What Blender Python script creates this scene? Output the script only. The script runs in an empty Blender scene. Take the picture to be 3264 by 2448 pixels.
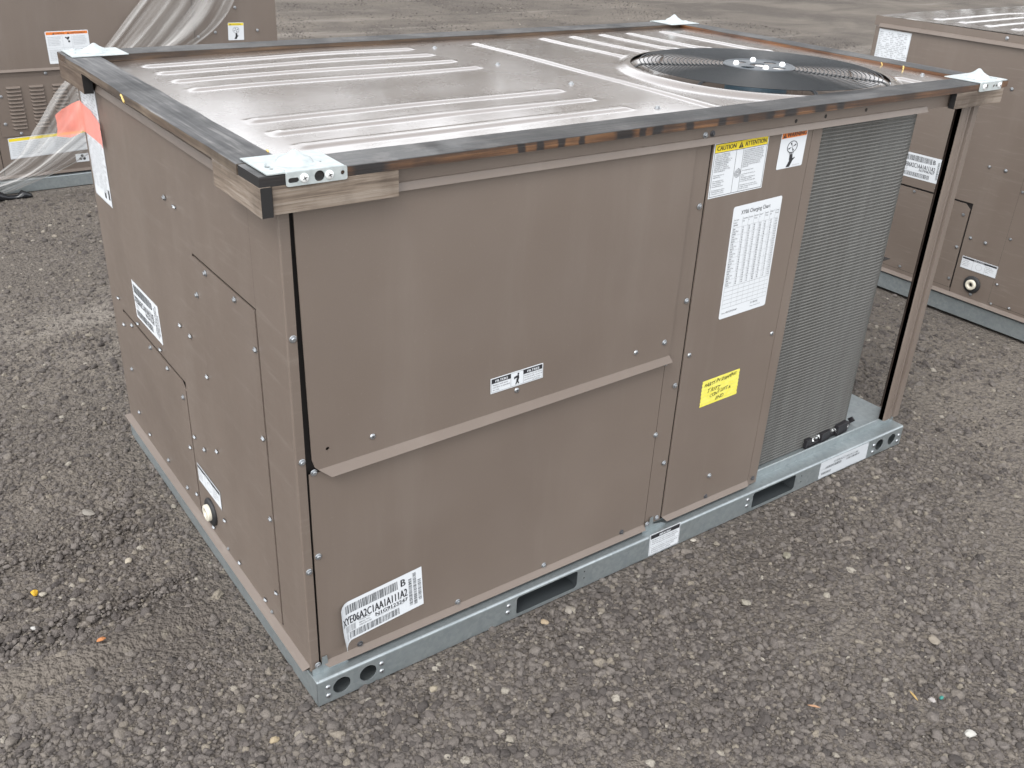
import bpy, bmesh, math, random
from mathutils import Vector, Matrix, noise, Euler

random.seed(7)
sc = bpy.context.scene
COL = sc.collection
# ------------------------------------------------------------------ camera, world, sun, exposure
cam_d = bpy.data.cameras.new('camera'); cam = bpy.data.objects.new('camera', cam_d); COL.objects.link(cam)
cam.location = (-0.63579818, -1.54129854, 1.71433275)
cam.rotation_euler = (1.08940955, -0.04247473, -0.62005083)
cam_d.sensor_width = 36.0; cam_d.lens = 36.0*3045.4/3264.0
cam_d.clip_start = 0.05; cam_d.clip_end = 2000
cam_d.dof.use_dof = True; cam_d.dof.focus_distance = 2.25; cam_d.dof.aperture_fstop = 20
sc.camera = cam
SUN_EL, SUN_AZ = math.radians(52), math.radians(238)      # azimuth measured like the sky texture's rotation
w = bpy.data.worlds.new('World'); sc.world = w; w.use_nodes = True
nt = w.node_tree; nt.nodes.clear()
sky = nt.nodes.new('ShaderNodeTexSky'); sky.sky_type = 'NISHITA'; sky.sun_disc = False
sky.sun_elevation = SUN_EL; sky.sun_rotation = SUN_AZ; sky.air_density = 1.0; sky.dust_density = 1.0; sky.ozone_density = 1.0
hs = nt.nodes.new('ShaderNodeHueSaturation'); hs.inputs['Saturation'].default_value = 0.10
bg = nt.nodes.new('ShaderNodeBackground'); bg.inputs['Strength'].default_value = 0.15
wo = nt.nodes.new('ShaderNodeOutputWorld')
nt.links.new(sky.outputs[0], hs.inputs['Color']); nt.links.new(hs.outputs[0], bg.inputs[0]); nt.links.new(bg.outputs[0], wo.inputs[0])
sl = bpy.data.lights.new('sun', 'SUN'); sl.energy = 0.5; sl.angle = math.radians(25); sl.color = (1.0, 0.97, 0.93)
so = bpy.data.objects.new('sun', sl); COL.objects.link(so)
sdir = Vector((math.sin(SUN_AZ)*math.cos(SUN_EL), math.cos(SUN_AZ)*math.cos(SUN_EL), math.sin(SUN_EL)))
so.rotation_euler = sdir.to_track_quat('Z', 'Y').to_euler(); so.location = (0, 0, 30)
sc.view_settings.view_transform = 'Standard'; sc.view_settings.look = 'None'
sc.view_settings.gamma = 1.0; sc.view_settings.use_curve_mapping = False
sc.view_settings.exposure = 1.86

# ------------------------------------------------------------------ materials
MATS = {}
def mat(name, base=(.5, .5, .5), rough=.5, metal=0.0, spec=.5, coat=0.0, coat_rough=.1):
    m = bpy.data.materials.new(name); m.use_nodes = True
    b = m.node_tree.nodes['Principled BSDF']
    b.inputs['Base Color'].default_value = (*base, 1); b.inputs['Roughness'].default_value = rough
    b.inputs['Metallic'].default_value = metal; b.inputs['Specular IOR Level'].default_value = spec
    b.inputs['Coat Weight'].default_value = coat; b.inputs['Coat Roughness'].default_value = coat_rough
    MATS[name] = m
    return m
class NT:
    def __init__(s, m): s.t = m.node_tree; s.b = s.t.nodes['Principled BSDF']
    def n(s, ty, **kw):
        x = s.t.nodes.new(ty)
        for k, v in kw.items():
            if k.startswith('i_'):
                key = k[2:].replace('_', ' ')
                x.inputs[int(key) if key.isdigit() else key].default_value = v
            else: setattr(x, k, v)
        return x
    def l(s, a, b): s.t.links.new(a, b)
    def coords(s, scale=(1, 1, 1), rot=(0, 0, 0), loc=(0, 0, 0)):
        tc = s.n('ShaderNodeTexCoord'); mp = s.n('ShaderNodeMapping')
        mp.inputs['Scale'].default_value = scale; mp.inputs['Rotation'].default_value = rot; mp.inputs['Location'].default_value = loc
        s.l(tc.outputs['Object'], mp.inputs[0]); return mp.outputs[0]
    def noise(s, vec, scale, detail=4, rough=.55, out='Fac', dist=0):
        x = s.n('ShaderNodeTexNoise'); x.inputs['Scale'].default_value = scale; x.inputs['Detail'].default_value = detail
        x.inputs['Roughness'].default_value = rough; x.inputs['Distortion'].default_value = dist
        s.l(vec, x.inputs['Vector']); return x.outputs[out]
    def ramp(s, fac, stops):
        r = s.n('ShaderNodeValToRGB'); e = r.color_ramp.elements
        while len(e) < len(stops): e.new(.5)
        for q, (p, c) in zip(e, stops): q.position = p; q.color = (*c, 1) if len(c) == 3 else c
        s.l(fac, r.inputs[0]); return r.outputs[0]
    def g(s, fac, a, b):
        r = s.n('ShaderNodeMapRange'); r.inputs[1].default_value = a[0]; r.inputs[2].default_value = a[1]
        r.inputs[3].default_value = b[0]; r.inputs[4].default_value = b[1]; s.l(fac, r.inputs[0]); return r.outputs[0]
    def mix(s, fac, a, b, mode='MIX'):
        x = s.n('ShaderNodeMix', data_type='RGBA', blend_type=mode)
        for v, i in ((fac, 0), (a, 6), (b, 7)):
            if isinstance(v, (int, float)): x.inputs[i].default_value = v
            elif isinstance(v, tuple): x.inputs[i].default_value = (*v, 1)
            else: s.l(v, x.inputs[i])
        return x.outputs[2]
    def math(s, op, a, b=0.0):
        x = s.n('ShaderNodeMath', operation=op)
        for v, i in ((a, 0), (b, 1)):
            if isinstance(v, (int, float)): x.inputs[i].default_value = v
            else: s.l(v, x.inputs[i])
        return x.outputs[0]
    def bump(s, h, strength=.2, dist=.002):
        x = s.n('ShaderNodeBump'); x.inputs['Strength'].default_value = strength; x.inputs['Distance'].default_value = dist
        s.l(h, x.inputs['Height']); s.l(x.outputs[0], s.b.inputs['Normal']); return x

BROWN = (0.117, 0.09248, 0.07684)
def paint(name, rough, scuff=True, wet=False):
    m = mat(name, BROWN, rough); t = NT(m)
    co = t.coords()
    n1 = t.noise(co, 2.2, 3); n2 = t.noise(co, 900, 1)
    c = t.mix(t.g(n1, (.3, .7), (0, 1)), (0.1102, 0.08704, 0.07208), (0.1251, 0.09996, 0.08296))
    c = t.mix(t.g(n2, (.62, .8), (0, .35)), c, (0.1836, 0.1496, 0.1224))
    if scuff:
        cs = t.coords((1.5, 2.2, 26)); n3 = t.noise(cs, 2.4, 6, .65, dist=.9)
        c = t.mix(t.g(n3, (.55, .78), (0, .55)), c, (0.1768, 0.153, 0.1326))
        n4 = t.noise(co, 5, 6, .7)
        c = t.mix(t.g(n4, (.62, .75), (0, .25)), c, (0.0816, 0.0646, 0.0544))
    c = t.mix(t.g(t.noise(co, 210, 2, .5), (.70, .78), (0, .22)), c, (.24, .205, .175))
    c = t.mix(t.g(t.noise(t.coords((7, 7, .9), loc=(2, 5, 0)), 1.4, 5, .65), (.52, .75), (0, .16)), c, (.19, .165, .145))
    t.l(c, t.b.inputs['Base Color'])
    r = t.g(t.noise(co, 6, 4), (.3, .7), (rough-.06, rough+.08))
    if wet:
        # rain-wet gloss enamel
        t.b.inputs['Coat Weight'].default_value = 1.0; t.b.inputs['Coat IOR'].default_value = 2.1
        t.l(t.g(t.noise(co, 3.1, 5, .6), (.35, .65), (.11, .17)), t.b.inputs['Coat Roughness'])
    t.l(r, t.b.inputs['Roughness'])
    if wet: pass
    else:
        b1 = t.bump(t.noise(co, 1.9, 1), .8, .012); b2 = t.n('ShaderNodeBump'); b2.inputs['Strength'].default_value = .12; b2.inputs['Distance'].default_value = .001
        t.l(n2, b2.inputs['Height']); t.l(b1.outputs[0], b2.inputs['Normal']); t.l(b2.outputs[0], t.b.inputs['Normal'])
    return m
paint('paint_side', .42); paint('paint_panel', .45, False); paint('paint_roof', .26, False, True)
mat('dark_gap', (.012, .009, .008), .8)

m = mat('galvanised', (.42, .46, .48), .42, .75); t = NT(m); co = t.coords()
v = t.n('ShaderNodeTexVoronoi'); v.inputs['Scale'].default_value = 95; t.l(co, v.inputs['Vector'])
n = t.noise(co, 9, 5, .65)
c = t.mix(t.g(v.outputs['Color'], (0, 1), (0, .5)), (.29, .325, .335), (.43, .465, .475))
c = t.mix(t.g(n, (.45, .75), (0, .6)), c, (.20, .228, .238)); t.l(c, t.b.inputs['Base Color'])
t.l(t.g(n, (.3, .7), (.34, .52)), t.b.inputs['Roughness']); t.bump(t.noise(co, 260, 2), .08, .001)
mat('galv_pocket_shade', (.045, .052, .056), .6, .3)  # darker galvanised: the shade inside the fork pockets is put into the colour
m = mat('zinc_plate', (.72, .77, .77), .42, .55); t = NT(m); co = t.coords()
t.l(t.mix(t.g(t.noise(co, 70, 5), (.4, .7), (0, .6)), (.50, .54, .54), (.34, .38, .39)), t.b.inputs['Base Color']); t.bump(t.noise(co, 120, 3), .1, .001)
m = mat('screw_steel', (.34, .355, .37), .34, .85)
m = mat('screw_dark', (.07, .07, .075), .45, .5)
m = mat('wire_black', (.014, .016, .018), .38, 0, .5)
m = mat('motor_paint', (.030, .058, .080), .45)
m = mat('black_plastic', (.010, .009, .011), .42)
m = mat('hub_grey', (.09, .10, .11), .4, .5)
m = mat('zinc_bolt', (.82, .84, .84), .3, .4)
m = mat('drain_white', (.50, .47, .39), .4)
m = mat('rubber', (.012, .012, .013), .6)
m = mat('fan_grey', (.10, .10, .10), .5, .3)

# condenser coil: aluminium fin pack and flat tubes
m = mat('coil_fins', (.10, .11, .11), .5, .55); t = NT(m)
cv = t.coords((1, 1, .02)); f1 = t.noise(cv, 900, 1)
co = t.coords(); pz = t.coords((6, 6, .8)); pale_patch = t.noise(pz, 1.6, 5, .65)
c = t.mix(t.g(f1, (.35, .65), (0, 1)), (.058, .058, .054), (.122, .121, .115))
c = t.mix(t.g(pale_patch, (.45, .7), (0, .35)), c, (.23, .24, .24)); t.l(c, t.b.inputs['Base Color'])  # paler whitish patches over the fins
t.bump(f1, .5, .002)
m = mat('coil_tube', (.33, .34, .335), .5, .35); t = NT(m)
co = t.coords((9, 9, .7)); n = t.noise(co, 1.5, 5, .6); cv = t.coords((1, 1, 1)); f1 = t.noise(cv, 500, 2)
c = t.mix(t.g(n, (.4, .7), (0, 1)), (.100, .099, .092), (.158, .156, .147))
sp = t.noise(t.coords((14, 14, .9), loc=(3, 1, 2)), 2.2, 3, .6)
c = t.mix(t.g(sp, (.70, .74), (0, .9)), c, (.55, .56, .55))
c = t.mix(t.g(f1, (.5, .8), (0, .6)), c, (.12, .12, .12)); t.l(c, t.b.inputs['Base Color'])

# woods: long axis x or y
def wood(name, axis, dark, mid, light, t0, t1, rough, coat=0, bars=None, pale=None):
    m = mat(name, mid, rough, coat=coat, coat_rough=.22); t = NT(m)
    s = [26, 26, 26]; s[axis] = 1.1
    g1 = t.noise(t.coords(tuple(s)), 2.6, 8, .68, dist=.5)
    s2 = [90, 90, 90]; s2[axis] = 2.5
    g2 = t.noise(t.coords(tuple(s2)), 2.0, 4, .6)
    bl = t.noise(t.coords(), 4.5, 5, .6)
    c = t.ramp(t.math('ADD', t.math('MULTIPLY', g1, .65), t.math('MULTIPLY', g2, .35)), [(t0, dark), ((t0+t1)/2, mid), (t1, light)])
    c = t.mix(t.g(bl, (.48, .68), (0, .75)), c, dark)
    if pale: c = t.mix(t.g(t.noise(t.coords(loc=(5, 2, 1)), 7, 6, .7), (.56, .66), (0, .8)), c, pale)  # glare on the board tops, painted into the colour as pale patches
    if bars:
        sx = t.n('ShaderNodeSeparateXYZ'); tc = t.n('ShaderNodeTexCoord'); t.l(tc.outputs['Object'], sx.inputs[0])
        wob = t.math('MULTIPLY', t.math('SUBTRACT', t.noise(t.coords(), 40, 2), .5), .02)
        px = t.math('ADD', sx.outputs[0], wob); acc = None
        for bx, bw in bars:
            k = t.g(t.math('ABSOLUTE', t.math('SUBTRACT', px, bx)), (bw*.55, bw), (1, 0))
            acc = k if acc is None else t.math('MAXIMUM', acc, k)
        c = t.mix(t.math('MULTIPLY', acc, .93), c, (.006, .006, .007))
    t.l(c, t.b.inputs['Base Color'])
    t.l(t.g(bl, (.3, .7), (rough-.08, rough+.12)), t.b.inputs['Roughness'])
    if coat: t.l(t.g(t.noise(t.coords(loc=(9, 4, 2)), 3.3, 4, .6), (.50, .60), (coat*.15, min(1, coat*1.7))), t.b.inputs['Coat Weight'])
    t.bump(t.math('ADD', g1, t.math('MULTIPLY', g2, .6)), .6, .002)
    return m
for ax, nm in ((0, 'x'), (1, 'y')):
    wood('wood_top_'+nm, ax, (.0035, .0035, .004), (.013, .0115, .0105), (.058, .050, .044), .36, .68, .52, .30, pale=(.065, .060, .057))
    wood('wood_amber_'+nm, ax, (0.0216, 0.00864, 0.0036), (0.0936, 0.03456, 0.01008), (0.1872, 0.0792, 0.02304), .34, .64, .42, .25)
    wood('wood_grey_'+nm, ax, (.034, .023, .016), (.145, .112, .085), (.230, .196, .163), .33, .62, .75)
    wood('wood_brown_'+nm, ax, (0.018, 0.01152, 0.00792), (0.0612, 0.0396, 0.02592), (0.1224, 0.09, 0.0648), .33, .64, .6)
wood('wood_front_edge', 0, (0.01152, 0.0072, 0.00576), (0.0612, 0.02736, 0.01152), (0.1512, 0.072, 0.0288), .34, .64, .5, .15,
     bars=[(.02, .11), (.17, .045), (.512, .012), (.56, .012), (.616, .013), (.67, .010), (.79, .035), (.843, .012), (.888, .02), (.986, .016), (1.094, .017), (1.173, .014), (1.261, .018), (1.335, .03), (1.45, .03), (1.53, .02)])
wood('wood_dark_edge', 0, (.010, .006, .004), (.040, .022, .011), (.095, .055, .028), .34, .64, .5, .1)
wood('wood_left_edge', 1, (0.0216, 0.0144, 0.01008), (0.072, 0.04896, 0.0324), (0.1512, 0.1188, 0.0864), .33, .62, .6)
wood('wood_weathered_top', 1, (.012, .012, .013), (.052, .051, .052), (.16, .155, .15), .38, .64, .55, .12)
mat('wood_black_end', (0.00432, 0.0036, 0.0036), .7)
mat('straw', (.52, .38, .13), .7)

def paper(name, col, r=.55):
    m = mat(name, col, r); return m
paper('paper_white', (.50, .52, .54)); paper('paper_yellow', (.60, .47, .015)); paper('paper_orange', (.52, .14, .02))
paper('ink_black', (.012, .012, .015)); paper('ink_grey', (.07, .075, .08)); paper('ink_pale', (.24, .25, .26)); paper('paper_silver', (.40, .42, .44), .4)
m = mat('note_yellow', (.60, .56, .10), .65); t = NT(m)
t.l(t.mix(t.g(t.noise(t.coords((1, 1, 1)), 60, 3), (.4, .7), (0, .5)), (.60, .56, .10), (.52, .44, .015)), t.b.inputs['Base Color'])

def translucent(name, col, alpha, rough=.25, noise_amt=.3, stretch=(1, 1, 1), rot=(0, 0, 0)):
    m = mat(name, col, rough); t = NT(m)
    n = t.noise(t.coords(stretch, rot), 2.2 if rot[1] else 5, 5, .6, dist=.5)
    if rot[1]: t.bump(n, .8, .02)
    t.l(t.g(n, (.35, .65), (max(0, alpha-noise_amt), min(1, alpha+noise_amt))), t.b.inputs['Alpha'])
    t.b.inputs['Transmission Weight'].default_value = 0.0
    try: t.b.inputs['Subsurface Weight'].default_value = 0.0
    except Exception: pass
    return m
m = mat('poly_film', (.43, .42, .405), .28); t = NT(m)
at = t.n('ShaderNodeAttribute', attribute_name='thick'); t.l(at.outputs['Fac'], t.b.inputs['Alpha']); t.bump(at.outputs['Fac'], .5, .02)
translucent('orange_film', (.82, .25, .19), .60, .4, .10)
mat('black_film', (.010, .011, .013), .22)

# ------------------------------------------------------------------ mesh helpers
def V(*a): return Vector(a)
class MB:
    def __init__(s): s.v = []; s.f = []; s.m = []; s.s = []
    def quad(s, a, b, c, d, mi=0, sm=False):
        k = len(s.v); s.v += [tuple(a), tuple(b), tuple(c), tuple(d)]; s.f.append((k, k+1, k+2, k+3)); s.m.append(mi); s.s.append(sm)
    def poly(s, pts, mi=0):
        k = len(s.v); s.v += [tuple(p) for p in pts]; s.f.append(tuple(range(k, k+len(pts)))); s.m.append(mi); s.s.append(False)
    def box(s, x0, x1, y0, y1, z0, z1, mi=0, top=None):
        k = len(s.v); s.v += [(x, y, z) for z in (z0, z1) for y in (y0, y1) for x in (x0, x1)]
        for n, f in enumerate([(0, 2, 3, 1), (4, 5, 7, 6), (0, 1, 5, 4), (2, 6, 7, 3), (0, 4, 6, 2), (1, 3, 7, 5)]):
            s.f.append(tuple(k+i for i in f)); s.m.append(top if (n == 1 and top is not None) else mi); s.s.append(False)
    def ring_surf(s, rings, closed=True, mi=0, sm=True, cap0=False, cap1=False):
        k = len(s.v); n = len(rings[0])
        for r in rings: s.v += [tuple(p) for p in r]
        for i in range(len(rings)-1):
            for j in range(n if closed else n-1):
                a = k+i*n+j; b = k+i*n+(j+1) % n
                s.f.append((a, b, b+n, a+n)); s.m.append(mi); s.s.append(sm)
        if cap0: s.f.append(tuple(k+j for j in reversed(range(n)))); s.m.append(mi); s.s.append(False)
        if cap1: s.f.append(tuple(k+(len(rings)-1)*n+j for j in range(n))); s.m.append(mi); s.s.append(False)
    def lathe(s, c, prof, n=24, axis='z', mi=0, sm=True, cap0=False, cap1=False):
        c = Vector(c); rings = []
        for r, h in prof:
            rr = []
            for j in range(n):
                a = 2*math.pi*j/n
                if axis == 'z': p = V(r*math.cos(a), r*math.sin(a), h)
                elif axis == '-y': p = V(r*math.cos(a), -h, r*math.sin(a))
                else: p = V(-h, -r*math.cos(a), r*math.sin(a))
                rr.append(c+p)
            rings.append(rr)
        s.ring_surf(rings, True, mi, sm, cap0, cap1)
    def tube(s, pts, r, n=6, closed=False, mi=0):
        pts = [Vector(p) for p in pts]; rings = []; N = len(pts)
        for i, p in enumerate(pts):
            d = (pts[(i+1) % N]-pts[i-1]) if closed else (pts[min(i+1, N-1)]-pts[max(i-1, 0)])
            d.normalize(); up = V(0, 0, 1) if abs(d.z) < .9 else V(1, 0, 0)
            a = d.cross(up).normalized(); b = a.cross(d)
            rings.append([p+(a*math.cos(2*math.pi*j/n)+b*math.sin(2*math.pi*j/n))*r for j in range(n)])
        if closed: rings.append(rings[0])
        s.ring_surf(rings, True, mi, True, not closed, not closed)
    def mesh(s, name, mats, merge=False):
        me = bpy.data.meshes.new(name); me.from_pydata(s.v, [], s.f)
        for q in mats: me.materials.append(MATS[q])
        me.polygons.foreach_set('material_index', s.m); me.polygons.foreach_set('use_smooth', s.s)
        if merge:
            bm = bmesh.new(); bm.from_mesh(me); bmesh.ops.remove_doubles(bm, verts=bm.verts, dist=1e-5)
            bmesh.ops.recalc_face_normals(bm, faces=bm.faces); bm.to_mesh(me); bm.free()
        me.update(); return me
    def build(s, name, mats, parent=None, merge=False, bevel=0, loc=None):
        if isinstance(mats, str): mats = [mats]
        o = bpy.data.objects.new(name, s.mesh(name, mats, merge or bevel > 0)); COL.objects.link(o)
        if parent: o.parent = parent
        if loc: o.location = loc
        if bevel:
            b = o.modifiers.new('bevel', 'BEVEL'); b.width = bevel; b.segments = 2; b.limit_method = 'ANGLE'; b.angle_limit = .6
        return o
def empty(name, loc=(0, 0, 0)):
    o = bpy.data.objects.new(name, None); COL.objects.link(o); o.location = loc; o.empty_display_size = .1; return o
def tag(o, label=None, cat=None, group=None, kind=None):
    if label: o['label'] = label
    if cat: o['category'] = cat
    if group: o['group'] = group
    if kind: o['kind'] = kind
    return o
def inst(name, me, parent, loc, rot=None, label=None):
    o = bpy.data.objects.new(name, me); COL.objects.link(o); o.parent = parent; o.location = loc
    if rot is not None: o.rotation_euler = rot
    if label: o['label'] = label
    return o
def copy_tree(o, parent=None):
    c = o.copy(); COL.objects.link(c)
    if parent: c.parent = parent
    for ch in list(o.children): copy_tree(ch, c)
    return c

def circle_pts(cx, cy, r, n=28, ry=None):
    ry = ry or r
    return [(cx+r*math.cos(2*math.pi*i/n), cy+ry*math.sin(2*math.pi*i/n)) for i in range(n)]
def rrect(x0, y0, x1, y1, r, n=5):
    out = []
    for cx, cy, a0 in ((x1-r, y1-r, 0), (x0+r, y1-r, 90), (x0+r, y0+r, 180), (x1-r, y0+r, 270)):
        for i in range(n+1):
            a = math.radians(a0+90*i/n); out.append((cx+r*math.cos(a), cy+r*math.sin(a)))
    return out
def plate_verts(outline, holes, thick):
    """filled 2D outline with holes, extruded: (verts, faces) in uvw, w from 0 (back) to thick"""
    cu = bpy.data.curves.new('c', 'CURVE'); cu.dimensions = '2D'; cu.fill_mode = 'BOTH'; cu.extrude = thick/2
    for loop in [outline]+holes:
        sp = cu.splines.new('POLY'); sp.points.add(len(loop)-1); sp.use_cyclic_u = True
        for p, q in zip(sp.points, loop): p.co = (q[0], q[1], 0, 1)
    ob = bpy.data.objects.new('c', cu); me = bpy.data.meshes.new_from_object(ob)
    vs = [(v.co.x, v.co.y, v.co.z+thick/2) for v in me.vertices]; fs = [tuple(p.vertices) for p in me.polygons]
    bpy.data.objects.remove(ob); bpy.data.curves.remove(cu); bpy.data.meshes.remove(me)
    return vs, fs
def add_plate(mb, outline, holes, thick, fn, mi=0):
    vs, fs = plate_verts(outline, holes, thick); k = len(mb.v)
    mb.v += [tuple(fn(*v)) for v in vs]
    for f in fs: mb.f.append(tuple(k+i for i in f)); mb.m.append(mi); mb.s.append(False)

# flat print helper -------------------------------------------------------------
FRONT = lambda u, v, w: (u, .030-w, v)                   # a face that looks towards -y
TXT_CACHE = {}
def text_geo(s):
    if s in TXT_CACHE: return TXT_CACHE[s]
    cu = bpy.data.curves.new('t', 'FONT'); cu.body = s; cu.size = 1.0; cu.resolution_u = 2; cu.fill_mode = 'FRONT'
    ob = bpy.data.objects.new('t', cu); me = bpy.data.meshes.new_from_object(ob)
    vs = [(v.co.x, v.co.y) for v in me.vertices]; fs = [tuple(p.vertices) for p in me.polygons]
    bpy.data.objects.remove(ob); bpy.data.curves.remove(cu); bpy.data.meshes.remove(me)
    TXT_CACHE[s] = (vs, fs); return vs, fs
PAL = ['paper_white', 'ink_black', 'paper_yellow', 'paper_orange', 'ink_grey', 'ink_pale', 'paper_silver', 'note_yellow']
class Sticker:
    """sheet w x h in local (u,v); fn maps (u,v,w) to the parent's space"""
    def __init__(s, wd, ht, base=0, outline=None, r=0, grid=False):
        s.mb = MB(); s.w = wd; s.h = ht
        if grid:
            nu, nv = 24, 8
            for i in range(nu):
                for j in range(nv):
                    a, b, c, d = i/nu*wd, (i+1)/nu*wd, j/nv*ht, (j+1)/nv*ht
                    s.mb.quad((a, c, .0004), (b, c, .0004), (b, d, .0004), (a, d, .0004), base, True)
        else:
            ol = outline or (rrect(0, 0, wd, ht, r) if r else [(0, 0), (wd, 0), (wd, ht), (0, ht)])
            add_plate(s.mb, ol, [], .0005, lambda u, v, w: (u, v, w), base)
    def rect(s, u0, v0, u1, v1, mi=1, lay=1):
        z = .0004+.00035*lay; s.mb.quad((u0, v0, z), (u1, v0, z), (u1, v1, z), (u0, v1, z), mi)
    def frame(s, u0, v0, u1, v1, t=.001, mi=1):
        s.rect(u0, v0, u1, v0+t, mi); s.rect(u0, v1-t, u1, v1, mi); s.rect(u0, v0+t, u0+t, v1-t, mi); s.rect(u1-t, v0+t, u1, v1-t, mi)
    def poly(s, pts, mi=1, lay=1):
        z = .0004+.00035*lay; add_plate(s.mb, pts, [], .00002, lambda u, v, w: (u, v, z+w), mi)
    def text(s, txt, u, v, size, mi=1, lay=2, width=None, align='l', bold=0, rot=0, shear=0):
        vs, fs = text_geo(txt)
        if not vs: return
        x0 = min(p[0] for p in vs); x1 = max(p[0] for p in vs); sx = size
        if width: sx = width/(x1-x0)
        W = (x1-x0)*sx; off = {'l': 0, 'c': -W/2, 'r': -W}[align]; z = .0004+.00035*lay
        ca, sa = math.cos(rot), math.sin(rot)
        for b in ([0] if not bold else [-bold, 0, bold]):
            k = len(s.mb.v); zz = z+(.00003*(b != 0))+(.00003*(b > 0))
            for p in vs:
                a = (p[0]-x0)*sx+off+b; c = p[1]*size*(1+(shear and .16*math.sin(p[0]*3.1+len(txt))))
                if shear: a += c*shear; c += .0016*math.sin(a*95+len(txt)*2)
                s.mb.v.append((u+a*ca-c*sa, v+a*sa+c*ca, zz))
            for f in fs: s.mb.f.append(tuple(k+i for i in f)); s.mb.m.append(mi); s.mb.s.append(False)
    def para(s, lines, u, v, size, lead, mi=1, width=None):
        for i, l in enumerate(lines): s.text(l, u, v-i*lead, size, mi, width=(width*len(l)/max(len(x) for x in lines) if width else None))
    def bars(s, u0, v0, u1, v1, seed=1, vert=False, mi=4, unit=.0009):
        rnd = random.Random(seed); p = u0 if not vert else v0; e = u1 if not vert else v1
        while p < e-unit*3:
            a = unit*rnd.choice([1, 1, 2, 3]); b = unit*rnd.choice([1, 1, 2, 2])
            if vert: s.rect(u0, p, u1, min(p+a, e), mi)
            else: s.rect(p, v0, min(p+a, e), v1, mi)
            p += a+b
    def tri_sign(s, u, v, sz, mi=1, hole=2):
        s.poly([(u-sz*.58, v), (u+sz*.58, v), (u, v+sz)], mi, 2)
        s.rect(u-sz*.05, v+sz*.32, u+sz*.05, v+sz*.70, hole, 3); s.rect(u-sz*.05, v+sz*.14, u+sz*.05, v+sz*.24, hole, 3)
    def place(s, name, parent, o, ud, vd, nd, bend=None, label=None):
        """o origin, ud unit u, vd unit v, nd normal"""
        o, ud, vd, nd = Vector(o), Vector(ud).normalized(), Vector(vd).normalized(), Vector(nd)
        out = []
        for (a, b, c) in s.mb.v:
            if bend: a, b, c = bend(a, b, c)
            out.append(tuple(o+ud*a+vd*b+nd*c))
        s.mb.v = out
        ob = s.mb.build(name, PAL, parent)
        if label: ob['label'] = label
        return ob
def place_quad(st, name, parent, bl, br, tl, plane, label=None, bend=None):
    """place by three measured corners given in the 2D coordinates of the plane ('front': x,z / 'left': y,z)"""
    if plane[0] == 'front': f = lambda p: V(p[0], plane[1], p[1]); nd = (0, -1, 0)
    else: f = lambda p: V(plane[1], p[0], p[1]); nd = (-1, 0, 0)
    a, b, c = f(bl), f(br), f(tl); su = (b-a).length/st.w; sv = (c-a).length/st.h
    ud = (b-a).normalized(); vd = (c-a).normalized()
    st.mb.v = [(p[0]*su, p[1]*sv, p[2]) for p in st.mb.v]
    return st.place(name, parent, a, ud, vd, nd, bend, label)

# ------------------------------------------------------------------ shared small parts
def screw_mesh(name, mt, r=.0062):
    mb = MB()
    mb.lathe((0, 0, 0), [(r*1.25, 0), (r*1.25, .0012), (r*1.1, .0018)], 14, '-y', sm=False)
    mb.lathe((0, 0, 0), [(r*.80, .0014), (r*.80, .0050), (r*.62, .0058)], 6, '-y', sm=False, cap1=True)
    mb.lathe((0, 0, 0), [(r*1.1, .0018), (r*.1, .0019)], 14, '-y', sm=False)
    return mb.mesh(name, [mt])
SCREW = screw_mesh('screw', 'screw_steel'); SCREW_D = screw_mesh('screw', 'screw_dark')
mb = MB(); mb.lathe((0, 0, 0), [(.0068, 0), (.0064, .0018), (.0042, .003), (.0018, .0033)], 14, '-y'); mb.lathe((0, 0, 0), [(.0018, .0033), (.0016, .001)], 8, '-y', mi=1, cap1=True)
RIVET = mb.mesh('rivet', ['screw_steel', 'ink_black'])
mb = MB(); mb.lathe((0, 0, 0), [(.0052, .0003), (.0001, .0005)], 14, '-y')
HOLE = mb.mesh('screw_hole', ['dark_gap'])
ROT_FRONT = (0, 0, 0); ROT_LEFT = (0, 0, -math.pi/2); ROT_TOP = (-math.pi/2, 0, 0)

L, W, HB = 2.26, 1.454, .074
YF = .030       # front panel plane
ZT = 1.237      # roof sheet
FC = (1.703, .433)   # fan axis
RC = (1.752, .478)   # the ribs end on an arc about this point
OC = (1.705, .438)   # centre of the pressed bell mouth

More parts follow.
